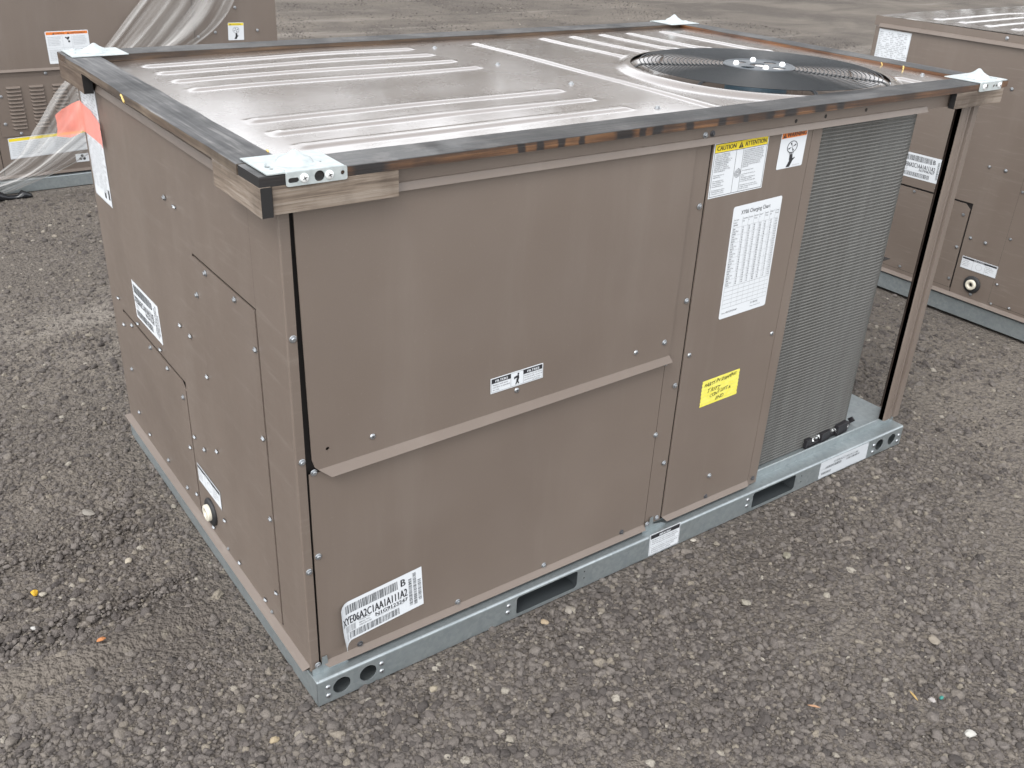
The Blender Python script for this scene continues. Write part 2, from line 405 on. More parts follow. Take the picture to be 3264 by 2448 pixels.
# ------------------------------------------------------------------ the packaged rooftop unit
def roof_height(x, y):
    h = 0.0
    def rib(d_across, d_end):
        # shallow rounded embossed rib with a rounded end
        a = max(0.0, min(1.0, (.0265-abs(d_across))/.0165)); a = a*a*(3-2*a)
        e = max(0.0, min(1.0, d_end/.030)); e = e*e*(3-2*e)
        return .0046*a*e
    for yc, xe in ((1.205, .970), (1.080, .970), (.955, .970), (.830, .975), (.460, .985), (.335, .985), (.212, 1.0), (.095, 1.0)):
        if abs(y-yc) < .03: h = max(h, rib(y-yc, min(xe-x, x-.115)))
    if abs(x-1.215) < .03: h = max(h, rib(x-1.215, min(1.235-y, y-.10)))
    for xc in (1.515, 1.650, 1.785, 1.917, 2.085):
        ye = RC[1]+math.sqrt(max(0, .405**2-(xc-RC[0]-.02)**2))*.93
        # ribs bend slightly away at their inner end
        if abs(x-xc) < .08:
            k = max(0, (.10-(y-ye)))/.10; dx = xc+.020*k*k
            h = max(h, rib(x-dx, min(1.262-y, y-ye)))
        ye2 = RC[1]-math.sqrt(max(0, .405**2-(xc-RC[0])**2))
        if abs(x-xc) < .03: h = max(h, rib(x-xc, min(y-.06, ye2-y-.02)))
    r = math.hypot(x-OC[0], y-OC[1])
    if r < .445:                                   # bell mouth rim swelling then rolling down into the orifice
        q = max(0, min(1, (.432-r)/.048)); q = q*q*(3-2*q); h = h*(1-q)+.0115*q
    ex = min(x+.004, L+.004-x, y-.024, 1.43-y)
    dome = min(1, max(0, ex/.25)); h += .0022*(dome*(2-dome))*noise.noise(V(x*2.3, y*2.6, 3.1))*1.6
    h += .0060*(1-math.exp(-max(0, x-.04)/.25))+.0035*(1-math.exp(-max(0, y-.095)/.10))-.0040*(y/1.4)**4+.0010*math.exp(-((y-.66)/.10)**2-((x-.55)/.25)**2)
    return h

def make_roof(parent):
    dx = .0055; nx = int((L+.008)/dx); y0, y1 = .024, 1.430; ny = int((y1-y0)/.0055)
    xs = [-.004+(L+.008)*i/nx for i in range(nx+1)]; ys = [y0+(y1-y0)*j/ny for j in range(ny+1)]
    R = .380; mb = MB(); idx = {}
    keep = []
    inside = [[math.hypot(x-OC[0], y-OC[1]) < R for y in ys] for x in xs]
    for i, x in enumerate(xs):
        for j, y in enumerate(ys):
            X, Y = x, y
            if inside[i][j]:
                d = math.hypot(x-OC[0], y-OC[1])
                if d < R-.02: continue
                X = OC[0]+(x-OC[0])*R/d; Y = OC[1]+(y-OC[1])*R/d
            idx[i, j] = len(mb.v); mb.v.append((X, Y, ZT+roof_height(X, Y)))
    for i in range(nx):
        for j in range(ny):
            q = [(i, j), (i+1, j), (i+1, j+1), (i, j+1)]
            if all(inside[a][b] for a, b in q) or any(k not in idx for k in q): continue
            mb.f.append(tuple(idx[k] for k in q)); mb.m.append(0); mb.s.append(True)
    # bell mouth
    mb.lathe((OC[0], OC[1], ZT), [(.3802, .0113), (.370, .0090), (.358, .0030), (.346, -.0065), (.335, -.019), (.327, -.035), (.322, -.055), (.320, -.12)], 96)
    # folded-down fascia and the lip below it
    x0, x1, yb, yf = -.004, L+.004, y1, y0
    for a, b in (((x0, yf), (x1, yf)), ((x1, yf), (x1, yb)), ((x1, yb), (x0, yb)), ((x0, yb), (x0, yf))):
        mb.quad((a[0], a[1], ZT-.042), (b[0], b[1], ZT-.042), (b[0], b[1], ZT), (a[0], a[1], ZT), 1)
    return mb.build('roof_panel', ['paint_roof', 'paint_panel'], parent)

def coil_path(off=0.0):
    pts = []
    yf, R, xc = .070, .13, 1.965
    pts.append((1.50, yf-off)); pts.append((1.75, yf-off))
    for i in range(13):
        a = math.radians(-90+90*i/12); pts.append((xc+(R+off)*math.cos(a), yf+R+(R+off)*math.sin(a)))
    pts.append((xc+R+off, .8)); pts.append((xc+R+off, 1.39))
    return pts

def make_unit(label, group, main):
    U = empty('rooftop_unit'); tag(U, label, 'rooftop unit', group)
    g = 'galvanised'
    # --- base rails with a rounded top bend
    def rail_face_front(u, v, w): return (u, .0022-w, v)
    mb = MB()
    hs = [circle_pts(.062, .036, .0225), circle_pts(.131, .036, .0225), circle_pts(2.131, .036, .0215), circle_pts(2.202, .036, .0215),
          rrect(.567, .009, .773, .066, .010), rrect(1.478, .009, 1.682, .066, .010)]
    add_plate(mb, [(0.0, 0), (L, 0), (L, HB-.006), (0.0, HB-.006)], hs, .0022, rail_face_front)
    prof = [(0, HB-.006), (.0006, HB-.0035), (.0022, HB-.0014), (.0048, HB), (.047, HB), (.047, HB+.004)]
    for (ya, za), (yb, zb) in zip(prof[:-1], prof[1:]): mb.quad((0, ya, za), (L, ya, za), (L, yb, zb), (0, yb, zb), 0, True)
    # fork pockets behind the slots
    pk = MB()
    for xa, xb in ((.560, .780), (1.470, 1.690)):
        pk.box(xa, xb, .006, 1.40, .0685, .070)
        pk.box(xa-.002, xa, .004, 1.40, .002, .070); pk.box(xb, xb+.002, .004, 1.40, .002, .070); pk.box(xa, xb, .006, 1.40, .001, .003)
        # ends of the front rail
    mb.box(.0012, L-.0012, .0024, .05, .0, .0015)
    mb.build('base_rail', [g], U); pk.build('fork_pocket', ['galv_pocket_shade'], U)
    mb = MB()
    mb.quad((0, 0, 0), (0, W, 0), (0, W, HB-.003), (0, 0, HB-.003)); mb.quad((0, 0, HB-.003), (0, W, HB-.003), (.004, W, HB), (.004, 0, HB), 0, True)
    mb.quad((.004, 0, HB), (.004, W, HB), (.05, W, HB-.0006), (.05, .048, HB-.0006)); mb.quad((.002, 0, 0), (.002, 0, HB-.003), (.002, W, HB-.003), (.002, W, 0))
    mb.build('base_rail', [g], U, merge=True)
    mb = MB(); mb.box(L-.002, L, .001, W, 0, HB-.001); mb.build('base_rail', [g], U)
    mb = MB(); mb.box(.002, L-.002, W-.002, W, 0, HB-.001); mb.build('base_rail', [g], U)
    # condenser pan with its raised front ridge
    mb = MB()
    prof = [(.0472, HB+.0005), (.0478, .100), (.0492, .1035), (.0515, .1035), (.053, .101), (.054, .0965), (1.44, .0965)]
    for (ya, za), (yb, zb) in zip(prof[:-1], prof[1:]): mb.quad((1.505, ya, za), (2.262, ya, za), (2.262, yb, zb), (1.505, yb, zb), 0, True)
    mb.box(2.2595, 2.262, .054, 1.44, HB, .0963)
    mb.box(1.505, 2.258, .0545, 1.44, HB+.001, .0955)
    mb.build('base_pan', [g], U)
    # small folded brackets poking out at the bottom of the corner and the seams
    for x in (.030, 1.058):
        mb = MB(); w_ = .055
        add_plate(mb, [(x-.028, .074), (x+.065, .074), (x+.048, .084), (x+.012, .092), (x+.010, .118), (x-.002, .118), (x-.004, .096), (x-.028, .090)], [], .0016, lambda u, v, w: (u, .0268-w, v))
        mb.build('corner_bracket', [g], U)
        inst('screw', SCREW, U, (x-.014, .0252, .102), ROT_FRONT)
    # --- cabinet inner liner (dark volume behind the joints)
    mb = MB(); mb.box(.011, 1.503, .046, 1.415, .078, 1.19); mb.build('cabinet_liner', ['dark_gap'], U)
    # --- front panels
    P = ['paint_panel']
    mb = MB()       # wrapped corner edge of the side panel
    prof = [(.0, .1785), (.0, .0335), (.0007, .0316), (.0020, .0304), (.0040, .0300), (.0215, .0300), (.0215, .044)]
    mb.ring_surf([[V(a, b, .084) for a, b in prof], [V(a, b, 1.195) for a, b in prof]], False, 0, False)
    mb.build('corner_edge', ['paint_side'], U)
    # upper access panel, hung slightly ajar, flared drip lip at its foot
    mb = MB(); x0, x1 = .0285, 1.046; yj = YF-.004
    pts = [(x0, 1.195), (x0+.006, .650), (x0+.011, .632), (x0+.018, .624), (x1, .6405), (x1, 1.195)]
    add_plate(mb, pts[::-1], [circle_pts(.070, .668, .0042, 12)], .003, lambda u, v, w: (u, yj+.003-w, v))
    a = V(x0+.018, yj, .624); b = V(x1, yj, .6405); c = V(x1, yj-.016, .627); d = V(x0+.040, yj-.018, .6085)
    mb.quad(a, d, c, b); mb.quad(a+V(0, .003, 0), b+V(0, .003, 0), c+V(0, .003, -.001), d+V(0, .003, -.001))
    mb.quad(d, d+V(0, .003, -.001), c+V(0, .003, -.001), c); mb.quad(a, a+V(0, .003, 0), d+V(0, .003, -.001), d)
    mb.build('upper_access_panel', P, U)
    # lower access panel with the flared skirt
    mb = MB(); mb.box(.0270, 1.0375, YF, YF+.003, .1002, .615)
    mb.quad((.0270, YF, .1002), (.041, .018, .0865), (1.036, .018, .0865), (1.0375, YF, .1002)); mb.quad((.041, .018, .0865), (.041, YF+.004, .0855), (1.036, YF+.004, .0855), (1.036, .018, .0865))
    mb.build('lower_access_panel', P, U)
    mb = MB(); mb.box(1.0405, 1.1015, YF+.0012, YF+.004, .0925, 1.195); mb.build('filler_strip', P, U)
    mb = MB(); mb.box(1.1065, 1.4735, YF-.001, YF+.003, .1002, 1.195)
    mb.quad((1.1065, YF-.001, .1002), (1.119, .018, .0865), (1.468, .018, .0865), (1.4735, YF-.001, .1002)); mb.quad((1.119, .018, .0865), (1.119, YF+.004, .0855), (1.468, YF+.004, .0855), (1.468, .018, .0865))
    mb.build('service_panel', P, U)
    mb = MB(); mb.box(1.4775, 1.5185, YF+.0006, .10, .0765, 1.195); mb.build('coil_trim_post', P, U, bevel=.002)
    # --- left wall (faces -x): plates around two knock-out panels
    S = ['paint_side']; mb = MB()
    def lw(y0, y1, z0, z1, x=0.0, mb_=None):
        (mb_ or mb).box(x, x+.0035, y0, y1, z0, z1)
    A = lambda y0, y1, z0, z1: mb.quad((.0, y0, z0), (.0, y0, z1), (.0, y1, z1), (.0, y1, z0))
    A(.1790, 1.42, .9385, 1.19); A(.5515, 1.42, .5215, .9385); A(.5515, .7385, .1, .5215); A(1.301, 1.42, .1, .5215)
    A(.1790, .5515, .1, .1120); A(.7415, 1.301, .1, .1180)
    # slanted drip flange along the foot
    mb.quad((0, .0305, .1), (0, 1.42, .1), (-.016, 1.445, .086), (-.016, .040, .086)); mb.quad((-.016, .040, .086), (-.016, 1.445, .086), (.002, 1.445, .083), (.002, .040, .083))
    mb.box(.0, .004, 1.4195, 1.423, .084, 1.19)
    mb.build('side_wall', S, U)
    def outline_panel(name, pts):
        mb = MB(); add_plate(mb, pts, [], .0035, lambda u, v, w: (.0028-w, u, v)); return mb.build(name, S, U)
    outline_panel('supply_duct_cover', [(.1855, .1135), (.5505, .1135), (.5505, .9325), (.1855, .9325)])
    outline_panel('return_duct_cover', [(.7460, .1195), (1.2985, .1195), (1.2985, .5130), (.7720, .5130), (.7460, .4930)])
    # --- back wall, right corner post, partition
    mb = MB(); mb.box(.004, 1.503, 1.4205, 1.424, .084, 1.19); mb.box(1.503, 2.262, 1.4205, 1.424, .0985, 1.19); mb.build('back_wall', S, U)
    post = MB()
    prof = [(2.1705, .048), (2.1705, .032), (2.176, .028), (2.196, .028), (2.200, .033), (2.203, .028), (2.211, .028), (2.217, .043), (2.224, .043), (2.229, .028), (2.254, .028), (2.262, .034), (2.264, .042), (2.264, .100), (2.258, .102)]
    for (xa, ya), (xb, yb) in zip(prof[:-1], prof[1:]):
        zb0, zb1 = .1045, .1045
        post.quad((xa, ya, .1045), (xb, yb, .1045), (xb, yb, 1.197), (xa, ya, 1.197))
    for (xa, ya), (xb, yb) in zip(prof[:-1], prof[1:]):     # inner skin
        ia = V(xa-.0015 if xa > 2.25 else xa, ya+.0015, 0); ib = V(xb-.0015 if xb > 2.25 else xb, yb+.0015, 0)
        post.quad((ib.x, ib.y, .1045), (ia.x, ia.y, .1045), (ia.x, ia.y, 1.197), (ib.x, ib.y, 1.197), 1)
    pz = post.build('corner_post', ['paint_panel', 'post_inner_shade'], U)
    for z in (.235, .60, .635, .905): inst('rivet', RIVET, U, (2.2615, .088, z), ROT_LEFT)
    mb = MB(); mb.box(2.200, 2.262, 1.36, 1.419, .0985, 1.195); mb.build('corner_post', P, U)
    # --- coil
    pth = coil_path(); mb = MB()
    lo, hi = .0975, 1.192
    for (xa, ya), (xb, yb) in zip(pth[:-1], pth[1:]): mb.quad((xa, ya, lo), (xb, yb, lo), (xb, yb, hi), (xa, ya, hi), 0, True)
    inn = coil_path(-.022)
    for (xa, ya), (xb, yb) in zip(inn[:-1], inn[1:]): mb.quad((xb, yb, lo), (xa, ya, lo), (xa, ya, hi), (xb, yb, hi), 0, True)
    for (a, b), (c, d) in zip(zip(pth, inn), list(zip(pth, inn))[1:]):
        mb.quad((a[0], a[1], hi), (c[0], c[1], hi), (d[0], d[1], hi), (b[0], b[1], hi))
    coil = mb.build('condenser_coil', ['coil_fins'], U)
    mb = MB(); op = coil_path(.0008); ip = coil_path(-.001); hgt = .0036
    sec = lambda o, i: [V(i[0], i[1], -hgt), V(o[0], o[1], -hgt*.55), V(o[0], o[1], hgt*.55), V(i[0], i[1], hgt)]
    mb.ring_surf([sec(o, i) for o, i in zip(op, ip)], False, 0, True)
    tm = mb.mesh('coil_tube', ['coil_tube'])
    nt_ = 107
    for k in range(nt_): inst('coil_tube', tm, coil, (0, 0, lo+.006+k*(hi-lo-.012)/(nt_-1)))
    # --- roof and its lip
    make_roof(U)
    mb = MB()
    def lip(a, b, out, zt=1.2065, zb=1.1905):
        a, b, out = Vector(a), Vector(b), Vector(out)
        p = [(a, 0, zt), (a, .0030, zt-.0015), (a, .0100, zb), (a, .002, zb-.0005)]
        for i in range(3):
            o0, z0 = p[i][1], p[i][2]; o1, z1 = p[i+1][1], p[i+1][2]
            mb.quad((*(a+out*o1), z1), (*(b+out*o1), z1), (*(b+out*o0), z0), (*(a+out*o0), z0))
    lip((.002, .0238), (1.963, .0238), (0, -1)); lip((-.0042, 1.40), (-.0042, .03), (-1, 0))
    mb.build('roof_lip', ['paint_panel'], U)
    # --- fan guard
    G = empty('fan_guard'); G.parent = U; G.location = (FC[0], FC[1], 1.2610)
    def dome(r): return .005*(1-(r/.353)**2)
    nring = 22
    for k in range(nring):
        r = .106+(.354-.106)*k/(nring-1); mb = MB()
        mb.tube([(r*math.cos(2*math.pi*i/88), r*math.sin(2*math.pi*i/88), dome(r)+.003) for i in range(88)], .00155, 6, True)
        mb.build('guard_ring', ['wire_black'], G)
    for a in (147, 196, 246, 300, 352, 43, 95):
        a = math.radians(a); ca, sa = math.cos(a), math.sin(a); mb = MB()
        for s_ in (-.003, .003):
            mb.tube([(ca*r-sa*s_, sa*r+ca*s_, dome(r)-.001-(.0 if r < .355 else (.002 if r < .37 else .0105))) for r in (.085, .15, .22, .29, .350, .360, .376, .402)], .0026, 6)
        mb.lathe((ca*.397, sa*.397, -.0125), [(.008, 0), (.008, .002), (.004, .004)], 10, cap1=True)
        mb.build('guard_spoke', ['wire_black'], G)
    mb = MB()
    holes = [circle_pts(.046*math.cos(q), .046*math.sin(q), .016, 16) for q in [math.radians(45+90*i) for i in range(4)]]
    add_plate(mb, circle_pts(0, 0, .106, 48), [circle_pts(0, 0, .028, 24)]+[circle_pts(.066*math.cos(math.radians(q)), .066*math.sin(math.radians(q)), .020, 16) for q in (12, 102, 192, 282)], .003, lambda u, v, w: (u, v, w+.006))
    mb.lathe((0, 0, .008), [(.106, 0), (.104, .003), (.098, .003), (.096, 0)], 48); mb.lathe((0, 0, .008), [(.036, 0), (.034, .002), (.030, .002), (.028, 0)], 32)
    hub = mb.build('guard_hub', ['hub_grey'], G)
    for q in (57, 147, 237, 327):
        q = math.radians(q); mb = MB(); mb.lathe((.070*math.cos(q), .070*math.sin(q), .009), [(.009, 0), (.009, .006), (.005, .011)], 12, cap1=True); mb.build('hub_bolt', ['zinc_bolt'], G)
    mb = MB(); mb.lathe((FC[0], FC[1], 1.09), [(.085, 0), (.092, .01), (.092, .152), (.080, .164), (.03, .166)], 40, cap0=True, cap1=True); mb.build('fan_motor', ['motor_paint'], U)
    fan = empty('fan_blades'); fan.parent = U; fan.location = (FC[0], FC[1], 1.085)
    for k in range(4):
        mb = MB(); rings = []
        for i in range(9):
            r = .07+.27*i/8; wd = .55-.12*i/8; row = []
            for j in range(6):
                a = -wd/2+wd*j/5+k*math.pi/2+.35*i/8; row.append((r*math.cos(a), r*math.sin(a), .05*(j/5-.5)*(1-.3*i/8)))
            rings.append(row)
        mb.ring_surf(rings, False); mb.build('fan_blade', ['fan_grey'], fan)
    mb = MB(); mb.lathe((FC[0], FC[1], 1.04), [(.075, 0), (.075, .05)], 24, cap0=True); mb.build('fan_hub', ['fan_grey'], U)
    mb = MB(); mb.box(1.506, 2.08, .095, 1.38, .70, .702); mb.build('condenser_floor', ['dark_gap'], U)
    # --- drain fitting
    D = empty('drain_fitting'); D.parent = U; D.location = (0, .643, .168)
    mb = MB(); mb.lathe((0, 0, 0), [(.039, 0), (.040, .005), (.036, .009), (.018, .009)], 28, 'x'); mb.build('rubber_ring', ['rubber'], D)
    mb = MB(); mb.lathe((0, 0, 0), [(.0235, .008), (.024, .017), (.0215, .020), (.011, .020), (.010, .006)], 6*4, 'x'); mb.lathe((0, 0, 0), [(.010, .006), (.0001, .006)], 24, 'x', mi=1); mb.build('threaded_nut', ['drain_white', 'dark_gap'], D)
    # --- screws
    for x, z in ((.017-.004, .929), (.014, .651), (.038, .618), (1.039, .6175), (1.087, .538), (1.037, .399), (1.085, .293), (.036, .402), (.0125, .370), (1.087, 1.035), (1.087, .785), (1.086, .106)):
        inst('screw', SCREW, U, (x, YF-(.000), z), (0, random.uniform(0, 1), 0))
    for x, z in ((.127, .107), (.401, .108), (.674, .108), (.950, .108), (1.286, .108)): inst('screw', SCREW_D if x < .2 or x > .9 else SCREW, U, (x, YF, z), (0, random.uniform(0, 1), 0))
    inst('screw', SCREW_D, U, (1.497, YF, .100), ROT_FRONT)
    for x, z in ((1.021, .684),): inst('screw', SCREW, U, (x, YF-.004, z), ROT_FRONT)
    for x, z in ((1.287, .182),): inst('screw', SCREW, U, (x, YF-.001, z), (0, .3, 0))
    for x, z in ((.923, .679), (.174, .665), (.551, .673)): inst('rivet', RIVET, U, (x, YF-.004, z), ROT_FRONT)
    for x, z in ((1.126, .620), (1.459, .607)): inst('rivet', RIVET, U, (x, YF-.001, z), ROT_FRONT)
    inst('screw', SCREW, U, (1.067, .0235, 1.2125), ROT_FRONT); inst('screw', SCREW_D, U, (1.091, .0235, 1.2135), ROT_FRONT)
    for x, z in ((1.392, 1.2155), (1.509, 1.217), (1.679, 1.219)): inst('screw_hole', HOLE, U, (x, .0236, z), ROT_FRONT)
    for x, z in ((.796, .054), (.796, .032), (1.711, .051), (1.713, .028)): o = inst('screw_hole', HOLE, U, (x, -.0001, z), ROT_FRONT); o.scale = (.45, 1, .45)
    for x, z in ((.541, .050), (.539, .030), (1.455, .050), (1.454, .028), (.027, .047), (.027, .021), (.167, .047), (.167, .023), (2.099, .043), (2.099, .017), (2.243, .040), (2.241, .017)):
        inst('rivet', RIVET, U, (x, -.0, z), ROT_FRONT)
    for y, z in ((1.325, .551), (1.306, .469), (1.209, .503), (1.133, .540), (1.033, .502), (.929, .540), (.884, .500), (1.296, .319), (.770, .463), (1.288, .168), (1.189, .137), (1.014, .134), (.709, .371), (.761, .312), (.636, .369), (.531, .419), (.467, .918), (.545, .838), (.292, .918), (.711, .697), (.637, .696), (.196, .841), (.539, .627), (.196, .628), (.197, .414), (.532, .207), (.637, .121), (.845, .131), (.757, .160), (.450, .122), (.199, .200), (.279, .122), (.708, 1.027), (.636, 1.026)):
        inst('screw', SCREW, U, (-.0012, y, z), (random.uniform(0, 1), 0, -math.pi/2))
    for y, z in ((.245, .107), (.535, .112)): o = inst('screw', SCREW, U, (-.0012, y, z), (0, 0, -math.pi/2)); o.scale = (.7, .7, .7)
    for x, y in ((1.035, 1.189), (1.054, .516), (1.057, .182), (1.037, .839), (2.207, .209)): inst('screw', SCREW, U, (x, y, ZT+roof_height(x, y)), ROT_TOP)
    inst('screw', SCREW, U, (-.004, .785, 1.2205), ROT_LEFT)
    # --- stickers on the front
    def pf(x): return ('front', x)
    s = Sticker(.226, .117, 0, grid=True)
    s.bars(.020, .082, .163, .107, 3, unit=.00095); s.text('B', .168, .085, .030, width=.012, bold=.0006); s.text('A', .188, .079, .011, 4)
    s.text('XYE06A2C1AA1A111A2', .007, .051, .033, width=.176, bold=.0005); s.text('N1G9123247', .096, .0355, .0155, width=.087, bold=.0004)
    s.bars(.016, .028, .044, .047, 9, unit=.0007, mi=5); s.para(['MODEL NO.', 'SERIAL NO.', '208/230-3-60'], .052, .046, .006, .0075, 4)
    s.text('208/230-3-60  MADE IN USA', .098, .032, .006, 5, width=.075)
    s.bars(.016, .006, .163, .026, 5, unit=.00095)
    for i, (a, b) in enumerate(((.015, .098), (.012, .112), (.020, .085))):
        s.bars(.188+i*.0125, a, .188+i*.0125+.009, b, 20+i, True, unit=.0008)
    def curl(u, v, w):
        k = max(0, (.030-u)/.030); k2 = max(0, (.035-v)/.035)
        lift = .018*k*k*(.35+.65*k2)+.004*k
        return (u+.007*k*k, v-.008*k*k2*k2-.010*k*k*max(0, (v-.085)/.032), w+lift)
    st = s.place('barcode_label', U, (.0765, .0295, .1275), (1, 0, .094), (-.055, 0, 1), (0, -1, 0), curl, 'white barcode label with a curled lower corner')
    s = Sticker(.194, .137, 0)
    s.frame(.003, .003, .191, .134, .0012); s.rect(.0042, .113, .1898, .1328, 2)
    s.text('CAUTION', .010, .1175, .016, width=.066, bold=.0004); s.tri_sign(.094, .1155, .015); s.text('ATTENTION', .108, .1175, .016, width=.077, bold=.0004)
    s.rect(.0042, .1115, .1898, .1127, 1); s.rect(.080, .0042, .081, .1115); s.rect(.105, .0042, .106, .1115)
    en = ['SCROLL COMPRESSORS', 'OPERATE IN ONLY ONE', 'DIRECTION. REVERSE', 'ROTATION WILL RESULT IN', 'PERMANENT DAMAGE TO', 'COMPRESSOR. PROPER', 'ROTATION MUST BE', 'CHECKED AT STARTUP.', 'FAILURE TO COMPLY WILL', 'VOID WARRANTY.', '', 'If the compressor is', 'experiencing:', '', '   low amperage draw', '   similar discharge and', '   suction pressure', '   increased noise level', '', 'It is operating in reverse', 'Switch two line voltage', 'connections to correct.']
    fr = ['LES COMPRESSEURS A REBOURS NE', 'FONCTIONNENT QUE DANS UNE', 'DIRECTION. LA ROTATION EN SENS', 'INVERSE CONDUIRA AU DOMMAGE', 'PERMANENT DU COMPRESSEUR. LE', 'BON SENS DE ROTATION DOIT ETRE', 'VERIFIE AU DEMARRAGE. A CETTE', 'RECOMMANDATION N EST PAS', 'RESPECTEE, CELA ANNULERA LA', 'GARANTIE.', '', 'Si le compresseur avoir:', '', '   une intensite du courant peu', '   elevee', '   des pressions de decharge et', '   d aspiration semblables', '   un niveau des bruits plus eleve', '', 'Il fonctionne en sens inverse. Pour', 'corriger, echanger les deux raccords', 'des fils de tension.']
    for i, l_ in enumerate(en):
        if l_: s.text(l_, .008, .1055-i*.0046, .0047, 4)
    for i, l_ in enumerate(fr):
        if l_: s.text(l_, .109, .1055-i*.0046, .0044, 4)
    for k in range(60):      # spiral
        a = k*.34; b = (k+1)*.34; r0 = .0007+a*.00052; r1 = .0007+b*.00052
        s.mb.quad((.093+r0*math.cos(a), .052+r0*math.sin(a), .0009), (.093+(r0+.0011)*math.cos(a), .052+(r0+.0011)*math.sin(a), .0009), (.093+(r1+.0011)*math.cos(b), .052+(r1+.0011)*math.sin(b), .0009), (.093+r1*math.cos(b), .052+r1*math.sin(b), .0009), 1)
    place_quad(s, 'caution_label', U, (1.1115, 1.050), (1.306, 1.054), (1.110, 1.187), pf(YF-.0012), 'white compressor label headed in yellow')
    s = Sticker(.099, .098, 0, r=.004)
    s.rect(.002, .080, .097, .0955, 3); s.tri_sign(.012, .0815, .012, 1, 3); s.text('WARNING', .021, .0825, .0155, width=.073, bold=.0004)
    def warn_icon(s, cx, cy, k):
        for i in range(26):
            a = 2*math.pi*i/26; b = 2*math.pi*(i+1)/26; q = lambda r, t: (cx+r*k*math.cos(t), cy+r*k*.80*math.sin(t), .0009)
            s.mb.quad(q(.022, a), q(.025, a), q(.025, b), q(.022, b), 1)
        for i in range(4):
            a = .5+i*math.pi/2; c_, s_ = math.cos(a), math.sin(a)
            s.poly([(cx, cy), (cx+.019*k*math.cos(a-.28), cy+.015*k*math.sin(a-.28)), (cx+.019*k*math.cos(a+.10), cy+.015*k*math.sin(a+.10))], 1)
        s.poly([(cx-.016*k, cy-.066*k), (cx+.002*k, cy-.066*k), (cx+.013*k, cy-.046*k), (cx+.022*k, cy-.038*k), (cx+.020*k, cy-.035*k), (cx+.011*k, cy-.039*k), (cx+.008*k, cy-.026*k), (cx+.008*k, cy-.022*k), (cx+.004*k, cy-.026*k), (cx+.003*k, cy-.020*k), (cx-.001*k, cy-.026*k), (cx-.004*k, cy-.020*k), (cx-.006*k, cy-.026*k), (cx-.006*k, cy-.040*k), (cx-.004*k, cy-.046*k)], 1, 1)
        for dx in (-.008, 0, .008): s.rect(cx+dx*k-.001, cy-.023*k, cx+dx*k+.0012, cy-.017*k, 1, 3)
    warn_icon(s, .048, .055, .80); s.text('035-16391-000', .060, .004, .0045, 5)
    place_quad(s, 'warning_label', U, (1.352, 1.0935), (1.452, 1.0955), (1.353, 1.190), pf(YF-.0012), 'white fan warning label headed in orange')
    s = Sticker(.186, .312, 0, r=.006)
    s.text('XY06 Charging Chart', .030, .288, .0155, width=.112)
    heads = [('Air Flow', 'Indoor', 'DB/WB'), ('Outdoor', 'DB'), ('Suction', 'P'), ('Suction', 'Temp'), ('Liquid', 'P'), ('Liquid', 'Temp'), ('Delta T', 'ID'), ('Comp', 'Amps')]
    cols = [.006, .040, .062, .083, .104, .125, .146, .167, .180]
    for c_, hh in zip(cols, heads):
        for i, q in enumerate(hh): s.text(q, c_+.001, .274-i*.007, .0052, 1)
    for c_ in cols: s.rect(c_-.0003, .030, c_+.0002, .281, 5)
    rr = [(300, '80/62'), (300, '80/67'), (300, '80/72'), (300, '75/62'), (400, '80/62'), (400, '80/67'), (400, '80/72'), (400, '75/62')]
    rnd = random.Random(4); y = .249
    for ri, (cf, db) in enumerate(rr):
        s.rect(.006, y+.0055, .180, y+.0060, 5)
        for q, tx in enumerate(('%d' % cf, 'Cfm/Ton', db)):
            s.text(tx, .007, y-q*.0063, .0060, 1)
            vals = [75+10*q, 125+2*ri+3*q, 60+(ri % 4)*2, 215+5*ri+55*q, 72+9*q, -rnd.randint(14, 24), '%.1f' % (12+4*q*.6)]
            for c_, v_ in zip(cols[1:], vals): s.text(str(v_), c_+.003, y-q*.0063, .0060, 1)
        y -= .0204
    for k in range(6): s.rect(.006, .030+k*.0118, .180, .0306+k*.0118, 4)
    s.text('SERIAL NO.', .008, .014, .0045, 4); s.text('N1G9123247', .027, .014, .0075, 1); s.text('S1-46145', .120, .020, .0080, 1); s.text('Unitary Products Group', .120, .011, .0042, 4)
    place_quad(s, 'charging_chart', U, (1.2205, .702), (1.404, .708), (1.2135, 1.015), pf(YF-.0012), 'tall white chart of numbers')
    s = Sticker(.149, .042, 0)
    s.frame(.0022, .0022, .1468, .0398, .0007, 4); s.rect(.003, .027, .056, .0392, 1); s.rect(.092, .027, .146, .0392, 1); s.rect(.056, .0025, .0567, .0395, 4); s.rect(.0915, .0025, .0922, .0395, 4)
    s.text('FILTERS', .013, .0300, .0090, 0, 3, width=.034, bold=.0003); s.text('FILTRES', .103, .0300, .0090, 0, 3, width=.034, bold=.0003)
    s.para(['Replace with same', 'size filter as specified', 'for unit.'], .006, .0205, .0056, .0068, 1); s.para(['Remplacer par des filtres', 'de meme taille, suivant les', 'specifications de l unite.'], .0945, .0215, .0050, .0064, 1)
    s.text('035-14425-000', .118, .0040, .0035, 4)
    s.poly([(.077, .030), (.080, .033), (.079, .0365), (.0755, .0365), (.0745, .033), (.0755, .030)], 1)
    s.poly([(.0735, .030), (.079, .0305), (.0800, .022), (.0775, .014), (.0800, .0065), (.0765, .0055), (.0745, .0115), (.0715, .0050), (.0685, .0055), (.0715, .0135), (.0720, .019), (.0745, .0235), (.0700, .0225), (.0650, .0205), (.0650, .0275), (.0690, .0285)], 1)
    place_quad(s, 'filter_label', U, (.476, .6835), (.625, .6875), (.4745, .7225), pf(YF-.0052), 'small black and white filter label')
    s = Sticker(.122, .075, 0)
